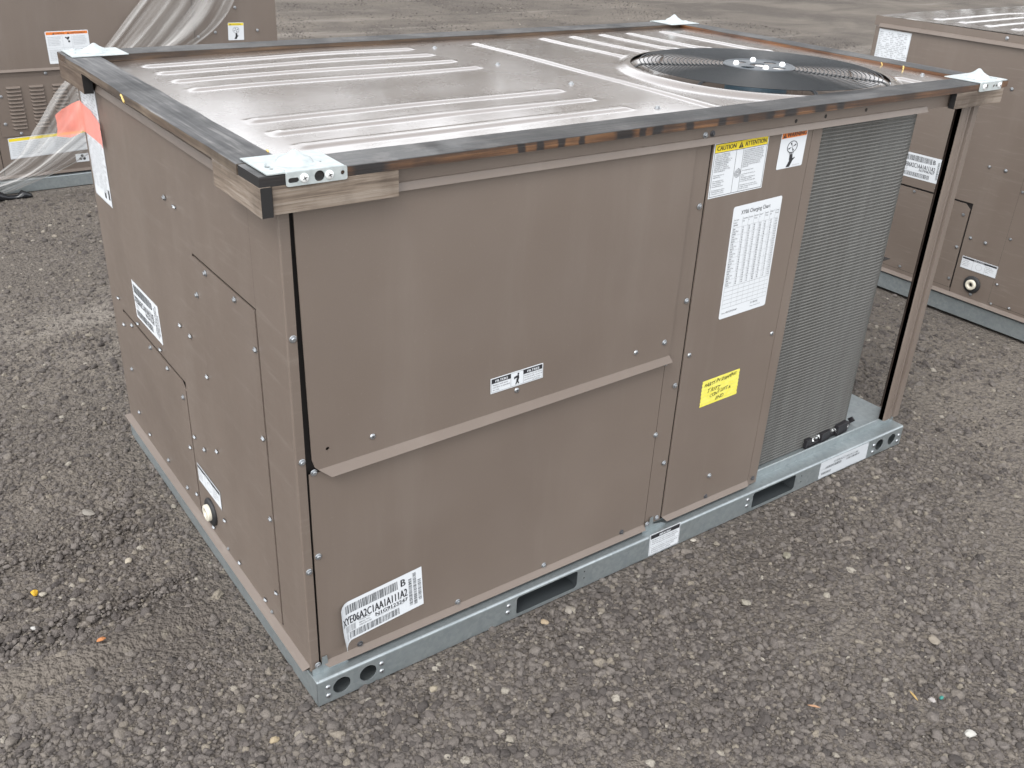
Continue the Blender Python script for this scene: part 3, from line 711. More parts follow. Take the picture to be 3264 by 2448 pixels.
    s.frame(.002, .002, .120, .073, .0008); s.rect(.0035, .058, .1185, .0715, 1); s.text('IMPORTANT', .037, .0605, .0105, 0, 3, width=.046, bold=.0003)
    s.para(['BEFORE INSTALLING THE UNIT REMOVE', 'THE FORK LIFT AND SHIPPING BRACKETS', 'FROM THE BASE RAIL ON EACH SIDE'], .008, .050, .0062, .0072, 4, width=.106)
    s.rect(.004, .029, .118, .0296, 4); s.para(['AVANT D INSTALLER L UNITE ENLEVER LES', 'SUPPORTS D EXPEDITION DE LA BASE', 'DE CHAQUE COTE DE L APPAREIL'], .008, .021, .0062, .0072, 4, width=.106)
    place_quad(s, 'important_label', U, (1.0405, .0045), (1.161, .0045), (1.0375, .0800), pf(-.0002), 'white IMPORTANT notice on the base rail')
    s = Sticker(.257, .066, 6)
    s.text('XYE06A2C1AA1A111A2', .070, .046, .012, 4, width=.130); s.bars(.030, .032, .118, .042, 31, unit=.0009, mi=4); s.bars(.140, .034, .212, .042, 32, unit=.0009, mi=4); s.text('N1G9123247', .010, .033, .006, 5)
    s.bars(.012, .012, .064, .022, 33, unit=.0009, mi=4)
    place_quad(s, 'barcode_label', U, (1.807, .004), (2.064, .003), (1.805, .0685), pf(-.0002), 'pale rail label')
    # --- stickers on the side wall (u runs towards -y)
    def pl(x): return ('left', x)
    s = Sticker(.240, .115, 0)
    ser = 'N1G9123247' if main else 'N1F9987907'
    s.bars(.010, .080, .165, .106, 3, unit=.00095); s.text('B', .170, .083, .030, width=.012, bold=.0006)
    s.text('XYE06A2C1AA1A111A2', .006, .050, .030, width=.180, bold=.0003); s.text(ser, .105, .037, .016, width=.080, bold=.0002); s.bars(.010, .008, .165, .028, 5, unit=.00095)
    s.para(['MODEL NO.', 'SERIAL NO.'], .012, .041, .006, .0070, 4)
    for i, (a, b) in enumerate(((.015, .098), (.012, .108), (.020, .085))): s.bars(.195+i*.0135, a, .195+i*.0135+.010, b, 20+i, True, unit=.0008)
    place_quad(s, 'barcode_label', U, (1.137, .560), (.902, .562), (1.142, .672), pl(-.0004), 'white barcode label on the side wall')
    s = Sticker(.172, .060, 0)
    s.frame(.001, .001, .171, .059, .0006, 4); s.rect(.003, .047, .168, .056, 1); s.rect(.056, .003, .0567, .047, 4); s.rect(.115, .003, .1157, .047, 4)
    s.text('IMPORTANT', .060, .0485, .0075, 0, 3, width=.050); s.para(['Condensate', 'drain must be', 'trapped. See', 'instructions.'], .006, .038, .0062, .0082, 4); s.para(['Le drain du', 'condensat doit', 'etre muni d un', 'siphon.'], .120, .038, .0062, .0082, 4)
    for i in range(20):
        a = 2*math.pi*i/20; b = 2*math.pi*(i+1)/20; q = lambda r, t_: (.086+r*math.cos(t_), .025+r*math.sin(t_), .0009); s.mb.quad(q(.014, a), q(.015, a), q(.015, b), q(.014, b), 5)
    place_quad(s, 'drain_label', U, (.720, .229), (.548, .229), (.721, .2845), pl(-.0020), 'small white label above the drain')
    s = Sticker(.176, .320, 0)
    s.frame(.002, .002, .174, .318, .0006, 4)
    rnd = random.Random(11); words = ['MODEL', 'SERIAL', 'FACTORY', 'CHARGED', 'R-410A', 'VOLTS', 'PHASE', 'HERTZ', 'COMPRESSOR', 'RLA', 'LRA', 'FAN', 'MOTOR', 'FLA', 'MAX', 'MIN', 'CIRCUIT', 'AMPACITY', 'FUSE', 'OVERCURRENT', 'PSIG', 'HIGH', 'LOW', 'SIDE', 'DESIGN', 'PRESSURE', 'OUTDOOR', 'USE', '208/230', '60', '3', 'KPA', 'GAS', 'INPUT']
    for k in range(36):
        u_ = .006
        while u_ < .150:
            wd = rnd.choice(words); s.text(wd, u_, .306-k*.0078, .0062, 4, lay=2); u_ += len(wd)*.0040+rnd.choice([.006, .006, .02])
    s.rect(.110, .014, .128, .030, 1); s.rect(.150, .018, .166, .046, 1)
    place_quad(s, 'rating_plate', U, (1.3995, .858), (1.229, .857), (1.3995, 1.182), pl(-.0008), 'tall white rating plate of fine print')
    if not main: return U
    # the handwritten yellow note: ragged ends
    s_out = []
    rnd = random.Random(2)
    for i in range(15): s_out.append((.150+.0022*(i % 2)+rnd.uniform(-.0006, .0006), .082*i/14))
    for i in range(15): s_out.append((.0+.0022*(i % 2)+rnd.uniform(-.0006, .0006), .082*(1-i/14)))
    s = Sticker(.150, .082, 7, outline=s_out)
    for k in range(7): s.rect(.004, .008+k*.011, .147, .0083+k*.011, 5)
    s.text('PARTS IN SHIPPING', .010, .062, .015, width=.126, rot=.04, bold=.00015, shear=.35); s.text('T KITT', .022, .040, .017, width=.050, bold=.00015, shear=.4); s.text('CONT LEFT A', .036, .023, .015, width=.084, rot=.10, bold=.00015, shear=.35); s.text('END', .062, .008, .015, width=.030, bold=.00015, shear=.4)
    place_quad(s, 'handwritten_note', U, (1.197, .4385), (1.345, .4425), (1.195, .5205), pf(YF-.0012), 'yellow handwritten note with ragged edges')
    return U

mat('post_inner_shade', (.030, .018, .015), .5)  # darkened brown: shade on the post's inner side is painted into the colour
unit = make_unit('nearest brown rooftop unit, under the wooden frame in the middle of the yard', 'brown rooftop units standing on the gravel', True)
unit_r = make_unit('brown rooftop unit without a wooden frame at the right edge, its ribbed roof bare', 'brown rooftop units standing on the gravel', False)
unit_r.location = (3.515, -.117, .014)

# ------------------------------------------------------------------ wooden shipping frame on the roof
F = empty('shipping_frame', (1.13, .70, 1.2385)); tag(F, 'stained wooden frame with four metal corner plates lying on the nearest unit', 'wooden frame')
ZB0, ZB1 = 1.2375, 1.256
def board(name, x0, x1, y0, y1, z0, z1, side, top, ax, wob=.0008, end=None, seed=0, bottom=None):
    """solid board with slightly uneven edges; materials: 0 side, 1 top, 2 end"""
    n = 40; mb = MB(); rings = []; ln = (x1-x0) if ax == 0 else (y1-y0)
    for i in range(n+1):
        t_ = i/n; e = lambda k: wob*noise.noise(V(t_*ln*9+seed*7.1, k*3.7, seed))*2
        c = .0012
        if ax == 0:
            X = x0+ln*t_; a, b, p, q = y0+e(1), y1+e(2), z0+e(3)*.4, z1+e(4)*.5
            rings.append([V(X, a, p), V(X, a, q-c), V(X, a+c, q), V(X, b-c, q), V(X, b, q-c), V(X, b, p)])
        else:
            Y = y0+ln*t_; a, b, p, q = x0+e(1), x1+e(2), z0+e(3)*.4, z1+e(4)*.5
            rings.append([V(b, Y, p), V(b, Y, q-c), V(b-c, Y, q), V(a+c, Y, q), V(a, Y, q-c), V(a, Y, p)])
    k = len(mb.v)
    for r in rings: mb.v += [tuple(p) for p in r]
    for i in range(n):
        for j in range(6):
            a = i*6+j; b = i*6+(j+1) % 6
            mb.f.append((a, b, b+6, a+6)); mb.m.append(1 if j in (1, 2, 3) else 0); mb.s.append(False)
    mb.f.append(tuple(reversed(range(6)))); mb.m.append(2); mb.s.append(False)
    mb.f.append(tuple(n*6+j for j in range(6))); mb.m.append(2); mb.s.append(False)
    bm = bmesh.new(); me = mb.mesh(name, [side, top, end or side]); bm.from_mesh(me); bmesh.ops.recalc_face_normals(bm, faces=bm.faces); bm.to_mesh(me); bm.free()
    o = bpy.data.objects.new(name, me); COL.objects.link(o); o.parent = F; o.location = -Vector(F.location); return o
board('frame_board', -.041, 2.330, .0, .0955, ZB0, ZB1, 'wood_front_edge', 'wood_top_x', 0, end='wood_black_end', seed=1)['label'] = 'front board, amber edge scorched with black bars'
board('frame_board', -.041, 2.330, 1.315, 1.412, ZB0, ZB1, 'wood_dark_edge', 'wood_top_x', 0, seed=2)['label'] = 'far board'
board('frame_board', -.043, .042, .0975, 1.3135, ZB0, ZB1, 'wood_left_edge', 'wood_weathered_top', 1, .0016, seed=3)['label'] = 'grey weathered left board'
board('frame_board', 2.243, 2.330, .0975, 1.3135, ZB0, ZB1, 'wood_amber_y', 'wood_top_y', 1, seed=4)['label'] = 'right board with an amber inner edge'
board('frame_block', -.018, .231, .0005, .0195, 1.186, ZB0-.0005, 'wood_grey_x', 'wood_grey_x', 0, end='wood_grey_x', seed=5)
board('frame_block', -.0405, -.0185, -.004, .228, 1.184, ZB0-.0005, 'wood_grey_y', 'wood_grey_y', 1, .002, end='wood_black_end', seed=6)
board('frame_block', 2.067, 2.318, .0005, .0195, 1.192, ZB0-.0005, 'wood_grey_x', 'wood_grey_x', 0, end='wood_black_end', seed=7)
board('frame_block', 2.284, 2.306, .021, .25, 1.192, ZB0-.0005, 'wood_brown_y', 'wood_brown_y', 1, end='wood_black_end', seed=8)
board('frame_block', -.0405, -.0185, 1.165, 1.412, 1.186, ZB0-.0005, 'wood_brown_y', 'wood_brown_y', 1, .002, end='wood_black_end', seed=9)
def corner_plate(sx, sy, ox, oy, variant):
    """local x runs inwards along the front edge, local y inwards; sx, sy mirror"""
    P = empty('corner_plate'); P.parent = F; P.location = Vector((ox, oy, ZB1+.0012))-Vector(F.location)
    fn = lambda u, v, w: (sx*u, sy*v, w)
    mb = MB()
    ol = [(.012, .0), (.145, .0), (.148, .118), (.0, .122), (.0, .002)]
    holes = [circle_pts(.020, .045, .0055, 12), circle_pts(.021, .030, .004, 10), circle_pts(.118, .040, .0028, 10)]
    add_plate(mb, ol, holes, .0022, fn)
    # folded flange with slot, holes
    fh = [rrect(.037, -.0175, .057, -.0085, .0042, 4), circle_pts(.096, -.0112, .0098, 20), circle_pts(.141, -.0105, .004, 12)] if variant == 0 else [circle_pts(.060, -.0112, .0045, 12), circle_pts(.075, -.0112, .0045, 12), circle_pts(.112, -.0105, .006, 12)]
    add_plate(mb, rrect(.033, -.0235, .150, .0015, .004, 3), fh, .0022, lambda u, v, w: (sx*u, -sy*w-sy*.0002, v))
    mb.build('plate', ['zinc_plate'], P)
    mb = MB(); cx, cy = sx*.075, sy*.055
    mb.lathe((cx, cy, .002), [(r_, h_*(.82 if variant == 0 else 1.0)) for r_, h_ in ((.036, 0), (.033, .003), (.0300, .0090), (.024, .0120), (.015, .0170), (.008, .0235), (.004, .0270), (.0005, .0280))], 28)
    mb.lathe((cx, cy, .002), [(.040, .0004), (.034, .0016)], 28)
    mb.build('stacking_cone', ['zinc_plate'], P)
    for u, v in ((.016, .062), (.028, .012)): mb = MB(); mb.lathe((sx*u, sy*v, .002), [(.0085, 0), (.0085, .002), (.006, .0034), (.0005, .004)], 14); mb.build('nail_head', ['zinc_plate'], P)
    if sy > 0:
        for u in ((.067, .115) if variant == 0 else (.045, .125)):
            mb = MB(); mb.lathe((0, 0, 0), [(.0082, 0), (.0080, .0018), (.006, .0032), (.002, .0036)], 16, '-y', cap1=True)
            o = mb.build('pan_screw', ['zinc_bolt'], P); o.location = (sx*u, -.0025, -.0112)
            mb = MB()
            for a in (.4, .4+math.pi/2):
                c_, s_ = math.cos(a)*.0042, math.sin(a)*.0042; n_, m_ = -math.sin(a)*.0009, math.cos(a)*.0009
                mb.quad((-c_-n_, -.0063, -s_-m_), (c_-n_, -.0063, s_-m_), (c_+n_, -.0063, s_+m_), (-c_+n_, -.0063, -s_+m_))
            q = mb.build('cross_slot', ['screw_dark'], P); q.location = o.location+V(0, .0026-.0001*0, 0)
    return P
corner_plate(1, 1, -.026, -.001, 0)['label'] = 'near left corner plate with a tall cone'
corner_plate(-1, 1, 2.324, -.001, 1); corner_plate(1, -1, -.030, 1.413, 0); corner_plate(-1, -1, 2.324, 1.413, 1)
# straw bits stuck to the boards
def straw(p0, p1, wd, label):
    a, b = Vector(p0), Vector(p1); mb = MB(); m_ = (a+b)/2+V(0, 0, .0006)
    mb.tube([a, a.lerp(m_, .6)+V(.0008, 0, .0005), m_, b], wd, 5)
    o = mb.build('straw_chip', ['straw']); tag(o, label, 'straw'); return o
straw((-.0455, .792, 1.2515), (-.0455, .770, 1.238), .0028, 'yellow straw chip on the outer edge of the left board')
straw((2.2415, .386, 1.254), (2.2415, .374, 1.239), .0016, 'thin pale straw chip hanging on the inner edge of the right board')
straw((2.2415, .303, 1.256), (2.2412, .300, 1.239), .0026, 'thicker straw chip on the right board, nearer the corner plate')
straw((.044, .168, 1.255), (.040, .150, 1.2575), .0020, 'yellow straw chip beside the near corner plate')

# ------------------------------------------------------------------ orange film on the rating plate, black spacer by the coil
mb = MB(); n = 14
rows = []
# wraps from the back of the corner round onto the plate
TL = [(-.010, 1.455, 1.098), (-.004, 1.405, 1.122), (-.003, 1.24, 1.112), (-.004, 1.170, 1.112)]
BL = [(-.010, 1.458, 1.035), (-.004, 1.405, 1.030), (-.003, 1.24, 1.030), (-.004, 1.172, 1.036)]
def lerp_path(P, t_):
    t_ *= len(P)-1; i = min(int(t_), len(P)-2); return Vector(P[i]).lerp(Vector(P[i+1]), t_-i)
tp = [V(-.070, 1.452, 1.078), V(-.035, 1.445, 1.100), V(-.008, 1.428, 1.118), V(-.005, 1.402, 1.122), V(-.0045, 1.30, 1.118), V(-.0045, 1.225, 1.103), V(-.008, 1.196, 1.098), V(-.010, 1.188, 1.080)]
bt = [V(-.066, 1.455, 1.018), V(-.035, 1.448, 1.012), V(-.008, 1.428, 1.030), V(-.005, 1.402, 1.038), V(-.0045, 1.30, 1.038), V(-.0045, 1.225, 1.036), V(-.008, 1.196, 1.032), V(-.010, 1.188, 1.035)]
rings = []
for i in range(30):
    t_ = i/29; a = lerp_path(tp, t_); b = lerp_path(bt, t_); row = []
    for j in range(7):
        p = a.lerp(b, j/6); p.x += .0070*(noise.noise(p*30)+.5*noise.noise(p*75))*(1 if t_ < .42 else .22)-(.001 if t_ >= .42 else 0); row.append(p)
    rings.append(row)
mb.ring_surf(rings, False)
tag(mb.build('orange_tape', ['orange_film']), 'crumpled orange plastic film wrapped round the back corner of the nearest unit', 'plastic film')
S_ = empty('coil_spacer', (1.93, .07, .10)); tag(S_, 'broken black plastic strip lying at the foot of the coil', 'plastic strip')
def sp_box(name, x0, x1, y0, y1, z0, z1, rz=0):
    mb = MB(); mb.box(-(x1-x0)/2, (x1-x0)/2, -(y1-y0)/2, (y1-y0)/2, 0, z1-z0); o = mb.build(name, ['black_plastic'], S_, bevel=.0015)
    o.location = Vector(((x0+x1)/2, (y0+y1)/2, z0))-Vector(S_.location); o.rotation_euler = (0, 0, rz); return o
for (x0, x1, y0, y1, h, rz) in ((1.785, 1.815, .0565, .069, .032, .08), (1.862, 1.912, .0565, .070, .035, .10), (1.945, 2.005, .0565, .072, .040, .10)):
    sp_box('spacer_block', x0, x1, y0, y1, .0985, .0985+h, rz)
for (x0, x1, y0, y1, h, rz) in ((1.80, 1.87, .058, .069, .013, .1), (1.895, 1.96, .063, .075, .015, .12), (1.995, 2.055, .070, .096, .012, .45)):
    sp_box('spacer_link', x0, x1, y0, y1, .0982, .0982+h, rz)
mb = MB(); mb.lathe((2.062-1.93, .0, .018), [(.003, 0)], 3)
mb = MB(); mb.lathe((0, 0, 0), [(.0120, -.004), (.0130, 0), (.0120, .004)], 4, 'x', cap0=True, cap1=True); o = mb.build('spacer_cap', ['black_plastic'], S_); o.location = (2.070-1.93, .090-.07, .011); o.rotation_euler = (0, 0, .35)
# torn foil on top of it
mb = MB(); rnd = random.Random(5)
for k in range(70):
    x = rnd.uniform(1.785, 2.02); c = V(x, .0640+rnd.uniform(-.004, .002), .0985+.020+rnd.uniform(-.004, .010)*(1 if rnd.random() < .5 else .5))
    d = [V(rnd.uniform(-1, 1), rnd.uniform(-1, 1), rnd.uniform(-1, 1))*.006 for _ in range(3)]; mb.poly([c+q for q in d])
o = mb.build('torn_foil', ['zinc_bolt']); tag(o, 'shreds of torn metal foil on the black strip below the coil', 'foil scraps'); 
o['kind'] = 'stuff'

# ------------------------------------------------------------------ the unit behind on the left, seen from its louvred side
B = empty('rooftop_unit', (-.34, 4.53, 0)); tag(B, 'brown rooftop unit behind on the left with louvred panels and plastic film draped over it', 'rooftop unit', 'brown rooftop units standing on the gravel')
def bb(name, x0, x1, y0, y1, z0, z1, mt, bevel=0):
    mb = MB(); mb.box(x0, x1, y0, y1, z0, z1); o = mb.build(name, [mt], B, bevel=bevel); o.location = -Vector(B.location); return o
bb('base_rail', -.34, 1.92, 4.53, 4.58, .0, .074, 'galvanised', .004); bb('base_rail', 1.87, 1.918, 4.581, 5.95, .0, .073, 'galvanised')
bb('base_rail', -.338, -.29, 4.581, 5.95, .0, .073, 'galvanised'); bb('base_rail', -.34, 1.92, 5.951, 5.99, .0, .073, 'galvanised')
bb('cabinet_liner', -.33, 1.91, 4.575, 5.95, .08, 1.22, 'dark_gap')
bb('upper_panel', -.338, .2005, 4.552, 4.556, .685, 1.19, 'paint_panel'); bb('upper_panel', .2045, 1.385, 4.552, 4.556, .685, 1.19, 'paint_panel')
bb('lower_panel', .204, 1.385, 4.560, 4.564, .084, .668, 'paint_panel'); bb('lower_panel', -.338, .2, 4.560, 4.564, .084, .668, 'paint_panel')
bb('louvre_panel', .230, .860, 4.556, 4.5595, .320, .640, 'paint_panel')
bb('end_panel', 1.389, 1.920, 4.560, 4.5645, .084, 1.19, 'paint_panel')
bb('side_wall', 1.9155, 1.9195, 4.566, 5.95, .084, 1.195, 'paint_side'); bb('side_wall', -.336, -.332, 4.566, 5.95, .084, 1.195, 'paint_side'); bb('back_wall', -.33, 1.913, 5.951, 5.955, .084, 1.19, 'paint_side')
bb('roof_panel', -.345, 1.925, 4.545, 5.965, 1.196, 1.238, 'paint_roof', .004)
mb = MB(); mb.quad((-.338, 4.552, .685), (-.338, 4.540, .672), (1.385, 4.540, .672), (1.385, 4.552, .685)); mb.quad((-.338, 4.540, .672), (-.338, 4.558, .670), (1.385, 4.558, .670), (1.385, 4.540, .672)); o = mb.build('drip_edge', ['paint_panel'], B); o.location = -Vector(B.location)
mb = MB(); mb.quad((-.338, 4.560, .098), (-.338, 4.545, .084), (1.915, 4.545, .084), (1.915, 4.560, .098)); o = mb.build('drip_edge', ['paint_panel'], B); o.location = -Vector(B.location)
mb = MB(); mb.quad((0, 0, 0), (.078, 0, 0), (.074, -.010, -.009), (.004, -.010, -.009)); mb.quad((.004, -.010, -.009), (.074, -.010, -.009), (.074, -.0105, -.0115), (.004, -.0105, -.0115)); mb.poly([(0, 0, 0), (.004, -.010, -.009), (0, 0, -.012)]); mb.poly([(.078, 0, 0), (.078, 0, -.012), (.074, -.010, -.009)])
LV = mb.mesh('louvre', ['paint_panel'])
mb = MB(); mb.quad((.003, -.0006, -.0025), (.075, -.0006, -.0025), (.075, -.0006, -.0155), (.003, -.0006, -.0155)); SL = mb.mesh('louvre_slot', ['dark_gap'])
for cxx in (.292, .412, .534, .656):
    for k in range(12):
        z = .594-k*.0203; p = Vector((cxx, 4.556, z))-Vector(B.location); lv = inst('louvre', LV, B, p); s2 = inst('louvre_slot', SL, lv, (0, 0, 0))
for x, z in ((1.655, .973), (1.518, .833), (1.789, .835), (1.410, .812), (.513, .655), (.261, .543), (.257, .391), (.330, .332), (1.655, .30), (1.41, .40), (1.82, .40), (.9, .20), (.9, .5)):
    o = inst('screw', SCREW, B, Vector((x, 4.5555, z))-Vector(B.location), ROT_FRONT); o.scale = (1.15, 1, 1.15)
s = Sticker(.235, .174, 0, r=.005)
s.rect(.004, .155, .231, .170, 3); s.tri_sign(.045, .156, .011, 1, 3); s.text('WARNING', .053, .1575, .011, width=.050); s.tri_sign(.125, .156, .011, 1, 3); s.text('AVERTISSEMENT', .133, .1575, .011, width=.085)
s.rect(.090, .004, .0907, .155, 5); s.rect(.140, .004, .1407, .155, 5); s.rect(.004, .084, .231, .0847, 5)
rnd = random.Random(6)
for (u0, u1) in ((.010, .084), (.147, .224)):
    for (v0, v1) in ((.092, .146), (.012, .076)):
        k = 0; v_ = v1-.006
        while v_ > v0: s.text('READ ALL INSTRUCTIONS BEFORE USE'[:rnd.choice([24, 30, 32])], u0, v_, .0065, 5, width=(u1-u0)*rnd.uniform(.8, 1)); v_ -= .0085
s.poly([(.106, .142), (.116, .138), (.122, .143), (.130, .140), (.124, .128), (.118, .122), (.114, .130), (.104, .136)], 1); s.poly(circle_pts(.124, .116, .006, 10), 1); s.poly([(.106, .062), (.112, .070), (.120, .060), (.116, .050), (.108, .052)], 1); s.poly(circle_pts(.128, .046, .005, 10), 1)
o = place_quad(s, 'warning_label', B, (.545, .703), (.775, .705), (.544, .877), ('front', 4.5515), 'white warning label headed in orange'); o.location = -Vector(B.location)
s = Sticker(.100, .098, 0, r=.004); s.rect(.002, .082, .098, .0955, 2); s.tri_sign(.014, .0835, .010, 1, 2); s.text('CAUTION', .022, .0845, .011, width=.060)
cx, cy, k = .050, .056, .8
for i in range(26):
    a = 2*math.pi*i/26; b = 2*math.pi*(i+1)/26; q = lambda r, t_: (cx+r*math.cos(t_), cy+r*.85*math.sin(t_), .0009); s.mb.quad(q(.0185, a), q(.0205, a), q(.0205, b), q(.0185, b), 1)
for i in range(4):
    a = .5+i*math.pi/2; s.poly([(cx, cy), (cx+.015*math.cos(a-.3), cy+.012*math.sin(a-.3)), (cx+.015*math.cos(a+.1), cy+.012*math.sin(a+.1))], 1)
s.poly([(cx-.013, cy-.050), (cx+.003, cy-.050), (cx+.010, cy-.036), (cx+.017, cy-.030), (cx+.009, cy-.030), (cx+.006, cy-.016), (cx-.004, cy-.016), (cx-.004, cy-.034)], 1, 1)
o = place_quad(s, 'caution_label', B, (1.598, .783), (1.699, .781), (1.603, .886), ('front', 4.5595), 'small white hand warning label headed in yellow'); o.location = -Vector(B.location)
s = Sticker(.430, .120, 0); s.rect(.004, .100, .426, .116, 2); s.frame(.003, .003, .427, .117, .001, 5)
for u0, u1 in ((.012, .190), (.240, .418)):
    for q in range(8): s.text('SCROLL COMPRESSORS OPERATE IN ONE DIRECTION', u0, .088-q*.010, .007, 5, width=(u1-u0)*(.8+.2*((q*7) % 3)/2))
o = place_quad(s, 'caution_label', B, (.249, .190), (.690, .205), (.253, .309), ('front', 4.5595), 'wide white label headed in yellow'); o.location = -Vector(B.location)
s = Sticker(.075, .050, 0); cx, cy = .037, .025
for a in (90, 210, 330):
    a = math.radians(a); s.poly(circle_pts(cx+.012*math.cos(a), cy+.012*math.sin(a), .009, 12), 1)
o = place_quad(s, 'fan_label', B, (.598, .134), (.673, .134), (.598, .182), ('front', 4.5590), 'small white label with a black fan symbol'); o.location = -Vector(B.location)
# thin translucent film draped diagonally down its face
lf = [(1.20, 1.25), (1.08, 1.034), (.83, .786), (.593, .61), (.42, .40), (.298, .24), (.14, .13), (-.05, .05)]
rt = [(1.78, 1.25), (1.634, 1.02), (1.50, .86), (1.20, .66), (.95, .38), (.70, .20), (.40, .08), (.10, .005)]
mb = MB(); rings = []; N = 90; Mx = 80
def cat(P, t_):
    t_ *= len(P)-1; i = min(int(t_), len(P)-2); f = t_-i
    a, b = P[i], P[i+1]; p0 = P[max(i-1, 0)]; p3 = P[min(i+2, len(P)-1)]
    h = lambda q: .5*((2*a[q])+(-p0[q]+b[q])*f+(2*p0[q]-5*a[q]+4*b[q]-p3[q])*f*f+(-p0[q]+3*a[q]-3*b[q]+p3[q])*f**3)
    return h(0), h(1)
for i in range(N+1):
    t_ = i/N; a = cat(lf, t_); b = cat(rt, t_); row = []
    for j in range(Mx+1):
        s_ = j/Mx; x = a[0]+(b[0]-a[0])*s_; z = a[1]+(b[1]-a[1])*s_
        fold = noise.noise(V(s_*7, t_*1.6, .3))+.35*noise.noise(V(s_*17, t_*3.2, 1.3))+.08*noise.noise(V(s_*44, t_*12, 2))
        row.append(V(x+.012*noise.noise(V(t_*9, s_*3, 7)), 4.505-.012*(1-abs(2*s_-1))-.014*(fold+.3)-.10*max(0, t_-.8), max(.006, z+.012*noise.noise(V(t_*8, s_*3, 9)))))
    rings.append(row)
mb.ring_surf(rings, False)
film = mb.build('plastic_film', ['poly_film']); thick = []
for i in range(N+1):
    for j in range(Mx+1):
        t_, s_ = i/N, j/Mx
        k = .23+.30*noise.noise(V(s_*11, t_*1.3, 5))+.22*noise.noise(V(s_*27, t_*2.6, 9))+.10*noise.noise(V(s_*8, t_*12, 2))
        k += .22*math.exp(-((s_-.03)/.035)**2)+.22*math.exp(-((s_-.97)/.03)**2)+.30*math.exp(-((s_-.62-.06*math.sin(t_*7))/.05)**2)+.15*math.exp(-((t_-1)/.15)**2)
        thick.append(max(.07, min(.80, k)))
fa = film.data.attributes.new('thick', 'FLOAT', 'POINT'); fa.data.foreach_set('value', thick)
tag(film, 'torn clear plastic film draped diagonally over the left background unit', 'plastic film')
mb = MB(); rings = []
for i in range(25):
    t_ = i/24; x = -.30+.60*t_; r = .060*math.sin(math.pi*min(1, t_*1.15+.08) if t_ < .9 else math.pi*.3*(1-t_)*3)+.012
    row = []
    for j in range(14):
        a = 2*math.pi*j/14; q = 1+.5*noise.noise(V(x*9, math.cos(a)*2, math.sin(a)*2)); row.append(V(x, 4.435+1.1*r*q*math.cos(a)-.02*t_, max(.002, .7*r+r*q*math.sin(a))))
    rings.append(row)
mb.ring_surf(rings, True, cap0=True, cap1=True)
tag(mb.build('plastic_bundle', ['black_film']), 'rolled black plastic lying at the foot of the left background unit', 'plastic sheet')

# ------------------------------------------------------------------ ground
CX, CY = cam.location.x, cam.location.y
def foot(x, y):      # 1 inside or right next to a unit's footprint
    k = 0
    for (a, b, c, d) in ((0, 2.26, 0, 1.454), (3.515, 5.78, -.117, 1.34), (-.34, 1.92, 4.53, 5.99)):
        dx = max(a-x, 0, x-b); dy = max(c-y, 0, y-d); k = max(k, 1-min(1, math.hypot(dx, dy)/.18))
    return k
def gz(x, y):
    d = math.hypot(x, y)
    h = .010*noise.noise(V(x*1.1, y*1.1, 0))+.006*noise.noise(V(x*3.3, y*3.3, 4))+.0035*noise.noise(V(x*9, y*9, 8))+.0018*noise.noise(V(x*24, y*24, 2))
    if x < .05:                                  # scraped tyre ruts left of the near unit
        fade = min(1, max(0, (-x-.03)/.08)); wv_ = .018*noise.noise(V(x*5, 1, 1))
        for y0_, dp in ((.405, .015), (.600, .010), (.905, .008)):
            r = y-y0_-wv_-.02*(x+.3)
            h += fade*(-dp*math.exp(-(r/.022)**2)+dp*.75*math.exp(-((r-.050)/.030)**2))
    if d > 8: h += .05*min(1, (d-8)/20)*noise.noise(V(x*.22, y*.22, 3))
    k = foot(x, y); h = h*(1-k)-.003*k
    return min(h, .02) if d < 4 else h
def axis(lo, hi, step):
    a = [lo+step*i for i in range(int((hi-lo)/step)+1)]; s_ = step; p = lo; q = a[-1]; left = []; right = []
    while p > -420: s_ *= 1.17; p -= s_; left.append(p)
    s_ = step
    while q < 420: s_ *= 1.17; q += s_; right.append(q)
    return left[::-1]+a+right
xs = axis(-2.2, 5.6, .034); ys = axis(-1.9, 5.0, .034)
mb = MB(); ny = len(ys)
for x in xs:
    for y in ys: mb.v.append((x, y, gz(x, y)))
for i in range(len(xs)-1):
    for j in range(ny-1): a = i*ny+j; mb.f.append((a, a+ny, a+ny+1, a+1)); mb.m.append(0); mb.s.append(True)

m = mat('gravel_bed', (0.07, 0.0621, 0.0532), .9, spec=.25); t = NT(m); co = t.coords()
v1 = t.n('ShaderNodeTexVoronoi'); v1.inputs['Scale'].default_value = 150; t.l(co, v1.inputs['Vector'])
v2 = t.n('ShaderNodeTexVoronoi'); v2.inputs['Scale'].default_value = 62; t.l(co, v2.inputs['Vector'])
big = t.noise(t.coords((1, 1, 1)), .55, 6, .62, dist=.8); strk = t.noise(t.coords((.35, 1.6, 1), rot=(0, 0, .5)), .9, 6, .65, dist=.6)
c = t.mix(t.g(v1.outputs['Color'], (0, 1), (0, 1)), (0.0805, 0.069, 0.05985), (0.14, 0.1228, 0.1064))
c = t.mix(t.g(v2.outputs['Color'], (.78, .95), (0, .8)), c, (0.21, 0.1862, 0.1496))
c = t.mix(t.g(v2.outputs['Distance'], (.0, .6), (.0, .55)), c, (0.0595, 0.05036, 0.04456))
c = t.mix(t.g(big, (.40, .62), (0, .7)), c, (0.1645, 0.1435, 0.121))
c = t.mix(t.g(strk, (.56, .70), (0, .55)), c, (0.252, 0.2276, 0.1995))
c = t.mix(t.g(strk, (.44, .32), (0, .5)), c, (0.0665, 0.05658, 0.04921))
t.l(c, t.b.inputs['Base Color'])
h = t.math('ADD', t.math('MULTIPLY', v1.outputs['Distance'], -.5), t.math('MULTIPLY', v2.outputs['Distance'], -1.2))
t.bump(h, .9, .012)
